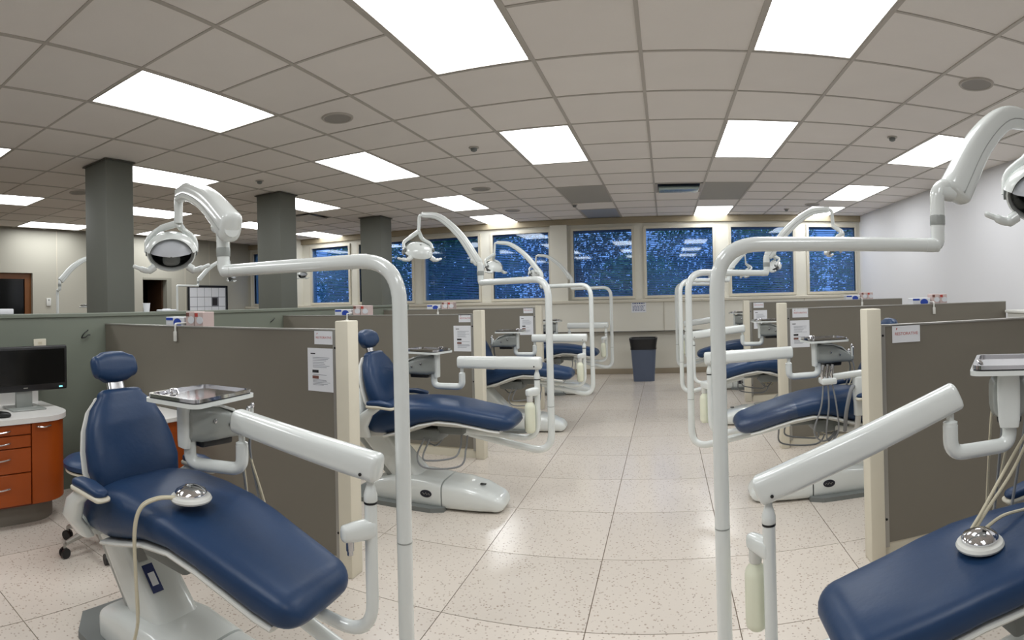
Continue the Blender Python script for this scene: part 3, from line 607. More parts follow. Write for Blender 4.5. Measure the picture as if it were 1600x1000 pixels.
def exam_light(base, pole, ztop, tang, tlen, az, alen, rise, face, label, r=.0235, rb=.14, floor_post=False, elbow=.16, drop=.13, side=1, zbot=.31, rsc=1.0, hsc=1.0, off=(0,0,0), back=0):
    """base: point under the chair where the tube starts; pole: xy of the upright"""
    px_, py_ = pole; t = thing('examination_light', (px_, py_, 0), label, 'dental light', 'post mounted examination lights')
    d = V((math.cos(tang), math.sin(tang), 0)); top = V((px_, py_, ztop)); end = top+d*tlen
    if floor_post:
        pts = [(px_, py_, .01), (px_, py_, ztop), end]
        MB().lathe([(.12,0),(.12,.02),(.04,.035),(.03,.06)], (px_, py_, 0), 24).build('floor_flange', DGREY, t)
    else: pts = [base, (px_, py_, zbot), (px_, py_, ztop), end]
    P_ = fillet(pts, rb, 10); MB().tube(P_, r, 18).build('post_tube', WHITE, t)
    if not floor_post: MB().lathe([(r+.0006,0),(r+.0006,.004)], (px_, py_, .62), 18).build('joint_ring', GREYP, t)
    # riser at the tube end
    MB().tube(fillet([end-d*.05, end, end+V((0,0,elbow*.55))], .035, 6), r*1.05, 18).build('riser_elbow', WHITE, t)
    zr = end+V((0,0,elbow*.35)); MB().lathe([(r*1.12,0),(r*1.16,.004),(r*1.16,.03),(r*1.12,.034)], zr, 18).build('swivel_collar', GREYP, t)
    a = V((math.cos(az), math.sin(az), 0)); hor = math.sqrt(max(.01, alen**2-rise**2)); k0 = end+V((0,0,elbow)); tip = k0+a*hor+V((0,0,rise))
    lat = a.cross(V((0,0,1)))
    MB().tube(fillet([end+V((0,0,elbow*.5)), k0, k0+a*.07+V((0,0,.02))], .05, 6), r*1.1, 16).build('arm_knuckle', WHITE, t)
    ks = k0-a*back; MB().tube([k0-V((0,0,.012)), ks-V((0,0,.012))], r*1.25, 14).build('arm_hub', WHITE, t) if back else None
    cs = spline([ks+a*.02, k0+a*(hor*.35-back*.5)+V((0,0,rise*.55)), k0+a*hor*.7+V((0,0,rise*.92)), tip], 5); n = len(cs); secs = []
    for i, p in enumerate(cs):
        tt = (cs[min(i+1,n-1)]-cs[max(i-1,0)]).normalized(); u = i/(n-1); secs.append((p, lat, lat.cross(tt)*-1, (.034-.012*u)*rsc, (.046-.018*u)*rsc, 3.0))
    arm = MB().loft(secs, 22, .025, .02, 4).build('spring_arm', WHITE, t)
    MB().loft([(s_[0]+s_[2]*s_[4]*.0+V((0,0,-1))*s_[4]*.2, s_[1], s_[2], s_[3]*1.03, s_[4]*.12, 3) for s_ in secs], 16).build('arm_seam', GREYP, arm)
    dd = [tip, tip+a*.035+V((0,0,-.005)), tip+a*.045+V((0,0,-drop))]
    MB().tube(fillet(dd, .03, 6), .017*rsc, 14).build('drop_tube', WHITE, t)
    light_head(t, dd[-1], face, hsc, off)
    return t
PI = math.pi
for k in range(4):
    y = [1.50, 3.64, 5.78, 7.92][k]; b = (-1.42, LCY[k]+.03, .49); lab = ('examination light on the tall bent post nearest the camera, left', 'examination light second in the left row, arm before the windows', 'examination light third in the left row', 'examination light farthest in the left row')[k]
    tang = [PI, PI-math.radians(34), PI-math.radians(30), PI-math.radians(30)][k]; tl = [.745, .745, .70, .72][k]
    az = [PI-math.radians(25), PI, PI, PI][k]; rise = [.25, .4, .36, .36][k]
    exam_light(b, (-.775, y), 1.475, tang, tl, az, [.66, .62, .62, .62][k], rise, [(.75,-.62,-.42), (-.5,.42,-.75), (-.5,.25,-.8), (-.5,.25,-.8)][k], lab, zbot=[.16, .31, .31, .31][k], rsc=[1.3, .78, .72, .72][k], hsc=[1.02, 1, .95, .95][k], off=((-.12, .05, .02) if k == 0 else (0, 0, 0)), back=.1 if k == 0 else 0)
for k in range(4):
    y = [1.72, 3.86, 6.0, 8.14][k]; b = (.9, RCY[k]+.03, .49); lab = ('examination light on the tall bent post nearest the camera, right', 'examination light second in the right row, behind the near tube', 'examination light third in the right row', 'examination light farthest in the right row')[k]
    tang = [0, math.radians(33), math.radians(35), math.radians(40)][k]; tl = [.76, .75, .7, .7][k]
    az = [math.radians(14), math.radians(0), math.radians(20), math.radians(10)][k]; rise = [.34, .36, .3, .3][k]
    exam_light(b, (.16, y), 1.5, tang, tl, az, .62, rise, [(-.5,-.8,-.35), (.5,-.2,-.8), (.5,.1,-.8), (.5,.1,-.8)][k], lab, elbow=.2 if k == 0 else .14, zbot=[.14, .28, .28, .28][k], rsc=[1.4, .82, .72, .72][k], hsc=[1.25, 1, .95, .95][k], off=((.03, 0, .02) if k == 0 else (0, 0, 0)), back=-.07 if k == 0 else 0)
# lights of the bays behind the low green wall (only their tops show)
exam_light(None, (-6.05, 3.15), 1.55, 0, .06, math.radians(80), .55, .28, (.8,.2,-.3), 'examination light seen over the green wall left of the near column', r=.018, rb=.02, floor_post=True, elbow=.12, rsc=.9, hsc=.9)
exam_light(None, (-6.0, 5.0), 1.62, math.radians(90), .4, math.radians(80), .6, .28, (.8,.2,-.3), 'examination light seen over the green wall in front of the notice board', r=.016, rb=.02, floor_post=True, elbow=.1, rsc=.75, hsc=.75)
exam_light(None, (-6.2, 7.3), 1.75, math.radians(90), .2, math.radians(60), .45, .25, (.8,-.4,-.3), 'examination light half hidden behind the long tube by the window pier', r=.016, rb=.02, floor_post=True, elbow=.08, rsc=.7, hsc=.7)

# ------------------------------------------------------------------ delivery units
def delivery(post, zpost, base, az, blen, rise, label, uaz=None, ulen=.21, zb=.42, haz=None, bdir=None, tw=.125, bottle=0, bracket=True, side=1, hoses=6, tray_rot=0, inst=1):
    px_, py_ = post; t = thing('delivery_unit', (px_, py_, 0), label, 'delivery unit', 'instrument delivery units')
    d = V((math.cos(az), math.sin(az), 0)); n_ = V((-d.y, d.x, 0))*(1 if side > 0 else -1)
    P0 = V((px_, py_, zpost))
    MB().tube(fillet([base, (px_, py_, zb), (px_, py_, zpost-.03)], .11, 8), .019, 16).build('post_tube', WHITE, t)
    MB().lathe([(.0195,-.05),(.021,-.048),(.021,-.03),(.016,-.012),(.012,0),(.012,.03)], P0, 16).build('post_cap', WHITE, t)
    MB().lathe([(.0205,0),(.0205,.006)], P0+V((0,0,-.056)), 16).build('post_ring', BLACK, t)
    hor = math.sqrt(blen**2-rise**2); A = P0+V((0,0,.055))-d*.02-V((0,0,rise*.03)); Bv = A+d*(hor+.03)+V((0,0,rise)); ax = (Bv-A).normalized(); upv = n_.cross(ax); upv = upv if upv.z > 0 else -upv
    beam = MB().loft([(A, n_, upv, .036, .042, 3.4), (A+ax*.1, n_, upv, .037, .043, 3.4), (Bv, n_, upv, .036, .041, 3.4)], 26, .014, .014, 4).build('beam_arm', WHITE, t)
    MB().lathe([(.005,0),(.005,.003),(.0001,.004)], A-n_*.0365+ax*.03-upv*.02, 10, -n_).build('pin', BLACK, beam)
    E = Bv-d*.014-V((0,0,.035)); MB().lathe([(.012,0),(.012,-.035),(.022,-.04),(.022,-.055)], E, 14).build('beam_pivot', WHITE, t)
    ud = V((math.cos(uaz), math.sin(uaz), 0)) if uaz is not None else d
    U0 = E+V((0,0,-.05)); hb = U0+ud*ulen+V((0,0,.0))
    MB().tube(fillet([U0, U0+V((0,0,-.085)), U0+ud*ulen+V((0,0,-.085)), hb], .05, 8), .023, 16).build('u_tube', WHITE, t)
    # control head
    hx_ = V((math.cos(haz), math.sin(haz), 0)) if haz is not None else ud      # the head points along hx_
    ln = V((-hx_.y, hx_.x, 0)); ln = ln if ln.y > 0 or abs(ln.y) < 1e-6 and ln.x > 0 else -ln
    H = hb+V((0,0,.06))+hx_*.02
    secs = [(H+hx_*u+V((0,0,dz)), ln, (0,0,1), w, h, 4) for u, w, h, dz in ((-.03, .05, .062, .004), (.01, .062, .07, .002), (.07, .066, .066, -.002), (.13, .064, .052, -.014), (.19, .058, .036, -.032), (.225, .05, .024, -.046))]
    hd = MB().loft(secs, 28, .012, .016, 4).build('control_head', GREYP, t)
    MB().loft([(H-hx_*.045+V((0,0,z)), ln, hx_, w, .014, 4) for z, w in ((-.082, .03), (-.06, .034), (0, .036), (.05, .036), (.078, .034))], 18, .004, .004, 2).build('side_bracket', WHITE, hd)
    MB().loft([(H+hx_*u+V((0,0,z)), ln, (0,0,1), w, .008, 4) for u, w, z in ((.0, .05, .074), (.08, .055, .064), (.15, .052, .038), (.215, .044, -.016))], 18, .008, .008, 2).build('head_cover', WHITE, hd)
    MB().loft([(H+hx_*u+V((0,0,-.072)), ln, (0,0,1), .04, .018, 4) for u in (.02, .14)], 14, .008, .008, 2).build('valve_block', BLACK, hd)
    for k in range(2): MB().lathe([(.008,0),(.008,.004),(.0001,.006)], H+hx_*(.05+.07*k)-ln*.066+V((0,0,.012-.02*k)), 10, -ln).build('screw', STEEL, hd)
    # tray
    TC = H+V((0,0,.085))+hx_*.03; cr, sr_ = math.cos(tray_rot), math.sin(tray_rot); q = lambda v: V((v.x*cr-v.y*sr_, v.x*sr_+v.y*cr, v.z)); ex, ey = q(hx_), q(ln)
    MB().cyl(H+V((0,0,.05)), TC, .016, 12).build('tray_stem', WHITE, t)
    def plate(w, l, z0_, z1_, r_, hollow=None):
        pts = []
        for sx, sy, a0 in ((1,1,0),(-1,1,90),(-1,-1,180),(1,-1,270)):
            for k in range(5):
                a = math.radians(a0+22.5*k); pts.append(((w-r_)*sx+r_*math.cos(a), (l-r_)*sy+r_*math.sin(a)))
        n = len(pts); L3 = lambda p, z: TC+ex*p[0]+ey*p[1]+V((0,0,z)); mb = MB()
        if not hollow: return mb.add([L3(p,z0_) for p in pts]+[L3(p,z1_) for p in pts], [tuple(range(n))[::-1], tuple(range(n,2*n))]+[(i,(i+1)%n,n+(i+1)%n,n+i) for i in range(n)])
        s2 = hollow; inn = [(p[0]*(1-s2/w), p[1]*(1-s2/l)) for p in pts]
        vs = [L3(p,z0_) for p in pts]+[L3(p,z1_) for p in pts]+[L3(p,z1_) for p in inn]+[L3(p,z0_+.004) for p in inn]
        fs = [tuple(range(n))[::-1], tuple(3*n+i for i in range(n))]
        for k in range(3): fs += [(k*n+i, k*n+(i+1)%n, (k+1)*n+(i+1)%n, (k+1)*n+i) for i in range(n)]
        return mb.add(vs, fs)
    plate(tw+.025, tw-.01, 0, .014, .03).build('tray_holder', WHITE, t)
    plate(tw+.016, tw-.019, .014, .018, .028).build('tray_gasket', BLACK, t)
    tr = plate(tw+.017, tw-.018, .018, .03, .028, .012).build('instrument_tray', CHROME, t); tr['label'] = 'polished metal tray'
    MB().tube(spline([TC+ex*-.07+ey*.08+V((0,0,.022)), TC+ex*-.07+ey*.092+V((0,0,.034)), TC+ex*-.04+ey*.092+V((0,0,.034)), TC+ex*-.04+ey*.08+V((0,0,.022))], 5), .004, 8).build('tray_clip', CHROME, tr)
    # instruments and hoses hanging from the far edge of the head
    r = random.Random(int((px_+9)*1000+py_*37))
    for k in range(4):
        p = H+hx_*(.225+.018*(k % 2))+ln*(-.05+.033*k)+V((0,0,-.05)); e = p+V((r.uniform(-.012,.012), r.uniform(-.01,.01), .09-.02*k))
        ins = MB().tube([p, p.lerp(e,.3), p.lerp(e,.75), e], [.006,.008,.008,.006], 10).build('handpiece', STEEL if k % 2 else WHITE, t)
        MB().lathe([(.007,0),(.009,.004),(.009,.014),(.004,.02),(.0001,.02)], e, 10, (e-p).normalized()).build('handpiece_tip', CHROME, ins)
        MB().lathe([(.012,0),(.014,.006),(.012,.022)], p, 10).build('holder_ring', GREYP, t)
        g0 = V(base)
        MB().tube(spline([p, p+V((r.uniform(-.02,.02), r.uniform(-.01,.02), -.1)), V((p.x*.8+g0.x*.2+r.uniform(-.04,.04), p.y+.03+r.uniform(-.02,.02), .52+r.uniform(-.1,.05))), V((p.x*.45+g0.x*.55+r.uniform(-.05,.05), p.y*.75+g0.y*.25, .40+r.uniform(-.06,.04))), g0+V((-d.x*-.02, .06, -.02))], 6), .0055, 7).build('hose', HOSE if k % 2 else HOSEG, t)
    if bracket:
        bp_ = P0+V((0,0,-.13)); bd = (d*.4-n_*.6).normalized() if side > 0 else (d*.4+n_*.6).normalized()
        bd = V(bdir).normalized() if bdir else V((d.x*.5, -.8, 0)).normalized()
        MB().loft([(bp_, V((0,0,1)), bd.cross(V((0,0,1))), .03, .022, 3), (bp_+bd*.05, V((0,0,1)), bd.cross(V((0,0,1))), .028, .022, 3), (bp_+bd*.085, V((0,0,1)), bd.cross(V((0,0,1))), .024, .02, 3)], 18, .01, .012, 3).build('bottle_bracket', WHITE, t)
        bc = bp_+bd*.07
        MB().lathe([(.012,0),(.012,-.03),(.009,-.034),(.009,-.044)], bc+V((0,0,-.02)), 14).build('bottle_socket', STEEL, t)
        if bottle:
            bo = MB().lathe([(.0001,-.26),(.022,-.26),(.032,-.25),(.034,-.235),(.034,-.1),(.031,-.08),(.016,-.06),(.015,-.04),(.0001,-.04)], bc, 20).build('water_bottle', BOTTLE, t)
            MB().lathe([(.018,-.06),(.02,-.055),(.02,-.02),(.0001,-.018)], bc, 16).build('bottle_cap', WHITE2, bo)
    return t
for k in range(4):
    y = [1.43, 3.57, 5.71, 7.85][k]; lab = ('instrument delivery unit with silver tray nearest the camera, left', 'instrument delivery unit second in the left row, white bottle on its post', 'instrument delivery unit third in the left row', 'instrument delivery unit farthest in the left row')[k]
    delivery((-.85, y), [.805, .865, .87, .885][k], (-1.42, LCY[k]-.02, .5), PI, .53, [.075, 0, 0, 0][k], lab, bottle=0 if k == 0 else 1, side=-1, tray_rot=[math.radians(15), math.radians(-12), 0, 0][k], uaz=[PI+math.radians(20), None, None, None][k], zb=[.35, .42, .42, .42][k], haz=[math.radians(80), None, None, None][k], tw=[.145, .125, .125, .125][k])
for k in range(4):
    y = [1.60, 3.74, 5.88, 8.02][k]; lab = ('instrument delivery unit with tilted arm nearest the camera, right', 'instrument delivery unit with tray before the second right partition', 'instrument delivery unit third in the right row', 'instrument delivery unit farthest in the right row')[k]
    delivery((.285, y), [.725, .86, .86, .87][k], (.9, RCY[k]-.02, .5), [math.radians(-17), 0, 0, 0][k], [.60, .55, .53, .53][k], [.255, .02, .06, .07][k], lab, bottle=1, side=1, bracket=True, uaz=[math.radians(-6), math.radians(8), 0, 0][k], ulen=[.2, .22, .21, .21][k], zb=[.2, .4, .4, .4][k], haz=[math.radians(55), math.radians(8), 0, 0][k], bdir=(-.45, .85, 0))

# assistant arm on the second right chair
AX, AZ = .165, -.03
class MBA(MB):
    def add(s, v, f): return MB.add(s, [V((p[0]+AX, p[1], p[2]+AZ)) for p in v], f)
t = thing('assistant_arm', (1.19, 3.4, 0), 'white assistant instrument arm beside the plastic covered chair', 'instrument arm')
MBA().tube(fillet([(.93, 3.52, .47), (1.04, 3.42, .47), (1.04, 3.38, .6)], .03, 5), .02, 14).build('post', WHITE2, t)
MBA().loft([((1.04,3.38,.58),(1,0,0),(0,1,0),.032,.03,4),((1.04,3.38,.82),(1,0,0),(0,1,0),.034,.032,4)], 18, .006, .006, 2).build('sleeve', WHITE, t)
MBA().loft([((1.06,3.38,.845),(0,1,0),(0,0,1),.026,.022,4),((.86,3.36,.835),(0,1,0),(0,0,1),.024,.02,4)], 18, .008, .008, 2).build('arm', WHITE, t)
MBA().rbox((.78, 3.31, .795), (.88, 3.41, .835), .012, 2).build('holder', WHITE, t)
for k in range(3):
    x = .795+.03*k; MBA().tube([(x, 3.34, .80), (x-.01, 3.33, .86), (x+.0, 3.33, .92)], [.008, .012, .009], 10).build('syringe', CHROME if k != 1 else STEEL, t)
    MBA().tube(spline([(x, 3.34, .79), (x-.02+.02*k, 3.33, .66), (x-.06+.05*k, 3.36, .5), (x+.02, 3.42, .42), (.93, 3.5, .46)], 6), .0055, 7).build('hose', HOSEG, t)
MBA().tube(spline([(1.0, 3.36, .77), (.97, 3.33, .74), (.94, 3.33, .62), (.95, 3.4, .48)], 6), .013, 9).build('suction_hose', HOSEG, t)

# foot controls lying on the two near seats
def foot_control(x, y, z, hose, label, r=.055, hx=0):
    t = thing('foot_control', (x, y, z), label, 'foot control', 'foot controls')
    MB().lathe([(.0001,0),(r*1.25,0),(r*1.3,.006),(r*1.22,.014),(r*.9,.02),(.0001,.02)], (x,y,z), 30).build('base', WHITE2, t)
    MB().lathe([(r*.98,.018),(r*1.0,.026),(r*.9,.034),(r*.45,.046),(r*.12,.05),(.0001,.05)], (x,y,z), 30).build('disc', CHROME, t)
    for k, h in enumerate(hose): h = [(q[0]+hx, q[1], q[2]) for q in h]; MB().tube(spline(h, 8), .0055, 8).build('hose', HOSE, t)
foot_control(-1.425, 1.235, .694, [[(-1.45,1.185,.708),(-1.49,1.14,.704),(-1.525,1.10,.675),(-1.535,1.078,.6),(-1.52,1.07,.46),(-1.5,1.06,.3),(-1.56,1.03,.12),(-1.66,1.03,.036),(-1.7,1.08,.034)], [(-1.44,1.18,.708),(-1.478,1.135,.704),(-1.512,1.092,.675),(-1.522,1.072,.6),(-1.51,1.064,.46),(-1.49,1.056,.32)]], 'chrome foot control disc with cream hose on the near left chair')
foot_control(.845, 1.36, .604, [[(.835,1.41,.62),(.9,1.43,.67),(1.0,1.45,.77),(1.14,1.48,.9)], [(.85,1.41,.62),(.93,1.44,.67),(1.05,1.47,.76),(1.16,1.5,.88)], [(.87,1.4,.62),(.97,1.43,.635),(1.08,1.46,.62),(1.2,1.5,.6)]], 'chrome foot control disc on the near right chair')

# ------------------------------------------------------------------ left bay furniture
CXF, CY0, CY1 = -3.13, .55, 1.74      # cabinet front plane and ends
t = thing('base_cabinet', (-3.4, 1.2, 0), 'cherry base cabinet with drawers and rounded end at far left', 'cabinet')
def rounded(x0_, x1_, y0_, y1_, r_, n=8):
    pts = [(x0_, y0_), (x1_, y0_), (x1_, y1_-r_)]
    pts += [(x1_-r_+r_*math.cos(math.radians(90*k/n)), y1_-r_+r_*math.sin(math.radians(90*k/n))) for k in range(1, n)]
    return pts+[(x1_-r_, y1_), (x0_, y1_)]
MB().prism(rounded(SX+.002, CXF-.07, CY0, CY1-.05, .2), 0, .13).build('kick', KICK, t)
MB().prism(rounded(SX+.002, CXF-.014, CY0, CY1-.012, .2), .13, .635).build('carcass', mat('cherry_dark', (112, 48, 12), .5), t)
zs = [.138, .335, .487, .565, .632]
for k in range(4):
    dr = MB().rbox((CXF-.014, .98, zs[k]+.003), (CXF, 1.435, zs[k+1]-.003), .003, 1).build('drawer', WOOD, t)
    zc_ = (zs[k]+zs[k+1])/2+(.02 if k < 2 else 0); MB().tube(spline([(CXF,1.14,zc_),(CXF+.02,1.16,zc_+.0),(CXF+.026,1.22,zc_-.004),(CXF+.02,1.28,zc_),(CXF,1.3,zc_)], 5), .005, 8).build('handle', CHROME, dr)
do = MB(); n = 8; r_ = .2
arc = [(CXF, 1.443), (CXF, CY1-r_)]+[(CXF-r_+r_*math.cos(math.radians(90*k/n)), CY1-r_+r_*math.sin(math.radians(90*k/n))) for k in range(1, n+1)]+[(SX+.05, CY1)]
inn = [(CXF-.014, 1.443), (CXF-.014, CY1-r_)]+[(CXF-r_+(r_-.014)*math.cos(math.radians(90*k/n)), CY1-r_+(r_-.014)*math.sin(math.radians(90*k/n))) for k in range(1, n+1)]+[(SX+.05, CY1-.014)]
k = len(arc); do.add([(x,y,.138) for x,y in arc]+[(x,y,.632) for x,y in arc]+[(x,y,.138) for x,y in inn]+[(x,y,.632) for x,y in inn],
    [(i,i+1,k+i+1,k+i) for i in range(k-1)]+[(2*k+i+1,2*k+i,3*k+i,3*k+i+1) for i in range(k-1)]+[(k+i,k+i+1,3*k+i+1,3*k+i) for i in range(k-1)]+[(i+1,i,2*k+i,2*k+i+1) for i in range(k-1)]+[(0,k,3*k,2*k),(k-1,2*k+k-1,4*k-1,2*k-1)])
dr = do.build('door', WOOD, t); MB().tube(spline([(CXF,1.47,.61),(CXF+.02,1.48,.61),(CXF+.026,1.52,.606),(CXF+.02,1.56,.61),(CXF,1.57,.61)], 5), .005, 8).build('handle', CHROME, dr)
t = thing('countertop', (-3.4, 1.2, .635), 'white rounded countertop under the monitor at far left', 'countertop')
MB().prism(rounded(SX+.002, CXF+.02, CY0, CY1+.015, .21), .636, .668).build('top', COUNTER, t)
MB().box((SX+.003, CY0, .668), (SX+.03, CY1-.02, .78)).build('backsplash', COUNTER, t, smooth=False)
t = thing('computer_monitor', (-3.42, 1.55, .668), 'black computer monitor on the white counter at far left', 'monitor')
mx_ = -3.38
MB().rbox((mx_-.03, 1.2, .785), (mx_, 1.83, 1.085), .012, 3).build('bezel', BLACK, t)
MB().box((mx_, 1.222, .83), (mx_+.001, 1.808, 1.062)).build('screen', SCREEN, t, smooth=False)
MB().box((mx_, 1.765, .80), (mx_+.0015, 1.79, .808)).build('led', mat('led_cyan', (120, 220, 230), .4, emit=.8), t, smooth=False)
MB().box((mx_, 1.5, .806), (mx_+.0015, 1.53, .812)).build('logo', ALU, t, smooth=False)
MB().rbox((mx_-.06, 1.46, .675), (mx_-.03, 1.58, .9), .008, 2).build('stand', GREYP, t); MB().rbox((mx_-.14, 1.4, .668), (mx_+.06, 1.64, .68), .005, 2).build('foot', GREYP, t)
t = thing('computer_mouse', (-3.2, 1.27, .668), 'black mouse on the white counter at the left picture edge', 'mouse')
MB().loft([((-3.2,1.24,.682),(1,0,0),(0,0,1),.025,.014,2.4),((-3.2,1.27,.688),(1,0,0),(0,0,1),.032,.02,2.4),((-3.2,1.31,.684),(1,0,0),(0,0,1),.03,.016,2.4)], 18, .01, .02, 3).build('body', BLACK, t); MB().cyl((-3.206,1.25,.702),(-3.194,1.25,.702),.007,10).build('wheel', DGREY, t)
t = thing('wall_outlet', (SX+.003, 1.74, 1.06), 'beige outlet plate above the monitor', 'outlet'); MB().rbox((SX+.001, 1.70, 1.055), (SX+.008, 1.80, 1.115), .003, 1).build('plate', POST, t)
MB().box((SX+.008, 1.735, 1.075), (SX+.009, 1.765, 1.095)).build('socket', HOSE, t, smooth=False)
t = thing('cable_stub', (SX+.004, 2.12, 1.12), 'dark bent cable stub on the green wall above the near chair', 'cable')
MB().tube(spline([(SX+.001,2.1,1.11),(SX+.02,2.11,1.14),(SX+.015,2.14,1.16),(SX+.02,2.15,1.17)], 5), .004, 7).build('wire', BLACK, t); MB().tube(spline([(SX+.001,2.1,1.11),(SX+.02,2.125,1.115),(SX+.015,2.15,1.13),(SX+.012,2.17,1.13)], 5), .004, 7).build('wire', BLACK, t)
for y, l in ((4.25, 'small dark cable stub on the green wall in the second left bay'),):
    MB().tube(spline([(SX+.001,y,1.16),(SX+.02,y+.02,1.18),(SX+.015,y+.05,1.2)], 5), .004, 7).build('cable_stub', BLACK); o = bpy.data.objects[-1] if False else None
for o in list(bpy.data.objects):
    if o.name.startswith('cable_stub') and o.parent is None and 'label' not in o: tag(o, 'small dark cable stub on the green wall in the second left bay', 'cable')
# corner cabinet against the near partition
t = thing('corner_cabinet', (-2.93, 2.1, 0), 'cherry cabinet with white top behind the near chair backrest', 'cabinet')
MB().box((-3.16, 2.01, 0), (-2.7, 2.30, .1)).build('kick', KICK, t, smooth=False)
MB().box((-3.2, 1.985, .1), (-2.66, 2.305, .635)).build('carcass', WOOD, t, smooth=False)
MB().rbox((-2.92, 1.972, .11), (-2.67, 1.985, .627), .003, 1).build('door', WOOD, t); MB().rbox((-3.19, 1.972, .11), (-2.93, 1.985, .627), .003, 1).build('door', WOOD, t)
MB().rbox((-3.22, 1.96, .636), (-2.63, 2.309, .668), .005, 1).build('top', COUNTER, t)
# stool
t = thing('operator_stool', (-2.68, 1.62, 0), 'blue round operator stool behind the near chair', 'stool')
MB().lathe([(.0001,.45),(.15,.45),(.175,.462),(.178,.485),(.16,.502),(.1,.508),(.0001,.51)], (-2.68,1.62,0), 32).build('seat', BLUE, t)
MB().lathe([(.03,.43),(.165,.438),(.165,.45)], (-2.68,1.62,0), 32).build('seat_pan', POST, t)
MB().lathe([(.03,.1),(.03,.3),(.018,.3),(.018,.44)], (-2.68,1.62,0), 16).build('gas_column', STEEL, t)
for k in range(5):
    a = math.radians(202+72*k); d = V((math.cos(a), math.sin(a), 0)); c = V((-2.68,1.62,0)); lat = d.cross(V((0,0,1)))
    lg = MB().loft([(c+d*.02+V((0,0,.12)),lat,(0,0,1),.022,.018,4),(c+d*.2+V((0,0,.075)),lat,(0,0,1),.012,.01,4)], 12).build('leg', ALU, t)
    ca = c+d*.205; MB().cyl(ca+V((0,0,.03)), ca+V((0,0,.075)), .008, 8).build('caster_stem', ALU, lg)
    for s_ in (-1, 1): MB().cyl(ca+lat*.004*s_+V((0,0,.027)), ca+lat*.018*s_+V((0,0,.027)), .027, 16).build('caster_wheel', BLACK, lg)
# small things on the ledge and left wall
t = thing('ledge_box', (SX-.06, 1.45, 1.295), 'white paper dispenser on the green ledge at the left edge', 'dispenser'); MB().rbox((SX-.13, 1.32, 1.295), (SX-.0, 1.55, 1.335), .006, 2).build('body', BOXW, t); MB().rbox((SX-.1, 1.38, 1.335), (SX-.03, 1.45, 1.355), .006, 2).build('knob', BOXW, t)
t = thing('paper_cup', (SX-.06, 2.76, 1.295), 'white paper cup on the green ledge right of the near column', 'cup'); MB().lathe([(.0001,0),(.024,0),(.031,.07),(.029,.07),(.023,.004),(.0001,.004)], (SX-.06,2.76,1.295), 20).build('cup_body', PAPER, t); MB().lathe([(.031,.068),(.033,.07),(.031,.072)], (SX-.06,2.76,1.295), 20, ).build('rim', PAPER, t)
t = thing('tissue_pack', (SX-.06, 2.98, 1.295), 'flat white packet on the green ledge beside the cup', 'packet'); MB().rbox((SX-.11, 2.9, 1.295), (SX-.02, 3.05, 1.312), .006, 2).build('packet', PAPER, t); MB().rbox((SX-.08, 2.94, 1.312), (SX-.05, 3.01, 1.318), .002, 1).build('flap', BOXW, t)
t = thing('light_switch', (XL, 4.42, 1.42), 'white wall switch on the left wall right of the glazed door', 'switch'); MB().rbox((XL+.001, 4.38, 1.36), (XL+.02, 4.47, 1.5), .005, 2).build('plate', WHITE2, t); MB().box((XL+.02, 4.41, 1.46), (XL+.024, 4.44, 1.475)).build('toggle', DGREY, t, smooth=False)
t = thing('notice_board', (XL, 8.25, .9), 'notice board covered with white papers on the left wall', 'notice board')
MB().box((XL+.001, 7.68, .85), (XL+.02, 8.8, 1.74)).build('board', mat('board_grey', (120, 122, 128), .8), t, smooth=False)
m_ = MB().box((XL+.02, 7.64, .85), (XL+.035, 7.68, 1.76)).box((XL+.02, 8.78, .85), (XL+.035, 8.82, 1.76)).box((XL+.02, 7.64, 1.72), (XL+.035, 8.82, 1.76)); m_.build('frame', BLACK, t, smooth=False)
r = random.Random(5)
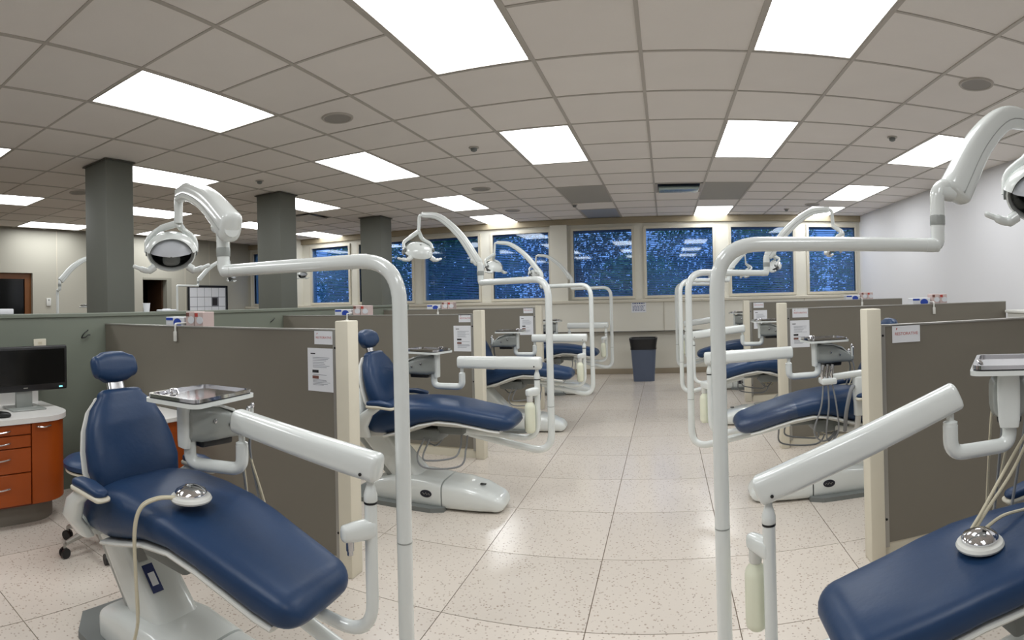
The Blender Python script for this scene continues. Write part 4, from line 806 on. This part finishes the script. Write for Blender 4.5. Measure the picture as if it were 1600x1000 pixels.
for k in range(5):
    for j in range(4):
        if (k, j) == (3, 2): continue
        y = 7.71+.21*k; z = .9+.205*j; MB().box((XL+.02, y, z), (XL+.022, y+.2, z+.195)).build('paper', PAPER, t, smooth=False)
MB().box((XL+.02, 8.36, 1.33), (XL+.023, 8.5, 1.49)).build('dark_card', INKD, t, smooth=False)
t = thing('instrument_tray_table', (-5.6, 3.5, 0), 'silver tray on a post seen over the green ledge by the near column', 'tray'); MB().cyl((-5.6,3.5,.02),(-5.6,3.5,1.33),.02,12).build('post', WHITE, t); MB().lathe([(.0001,0),(.14,0),(.13,.025),(.03,.04)], (-5.6,3.5,0), 20).build('foot', WHITE, t)
MB().rbox((-5.75, 3.28, 1.33), (-5.45, 3.62, 1.345), .006, 1).build('holder', WHITE, t); MB().rbox((-5.74, 3.29, 1.345), (-5.46, 3.61, 1.37), .01, 2).build('tray', STEEL, t)
t = thing('wall_cabinet', (XR-.12, 4.2, .75), 'white wall cabinet on the right wall seen over the near partition', 'cabinet'); MB().rbox((XR-.24, 3.9, .7), (XR-.001, 4.66, 1.09), .005, 1).build('body', WHITE2, t); MB().rbox((XR-.26, 3.88, 1.09), (XR-.001, 4.68, 1.12), .008, 2).build('top', WHITE2, t)

# waste bin
bx_, by_ = -.365, 8.85
t = thing('waste_bin', (bx_, by_, 0), 'tall blue grey waste bin with black liner at the end of the aisle', 'waste bin')
def frust(w0, w1, z0_, z1_, e=6, n=28, d0=.13, d1=.16): return MB().loft([((bx_,by_,z0_),(1,0,0),(0,1,0),w0,d0,e),((bx_,by_,z1_),(1,0,0),(0,1,0),w1,d1,e)], n)
frust(.165, .205, 0, .6).build('bin_body', BINM, t)
MB().loft([((bx_,by_,.5),(1,0,0),(0,1,0),.208,.163,6),((bx_,by_,.53),(1,0,0),(0,1,0),.203,.16,6),((bx_,by_,.6),(1,0,0),(0,1,0),.213,.168,6),((bx_,by_,.665),(1,0,0),(0,1,0),.225,.178,6),((bx_,by_,.68),(1,0,0),(0,1,0),.22,.174,6),((bx_,by_,.672),(1,0,0),(0,1,0),.2,.155,6),((bx_,by_,.55),(1,0,0),(0,1,0),.19,.145,6)], 40).build('liner', LINER, t)
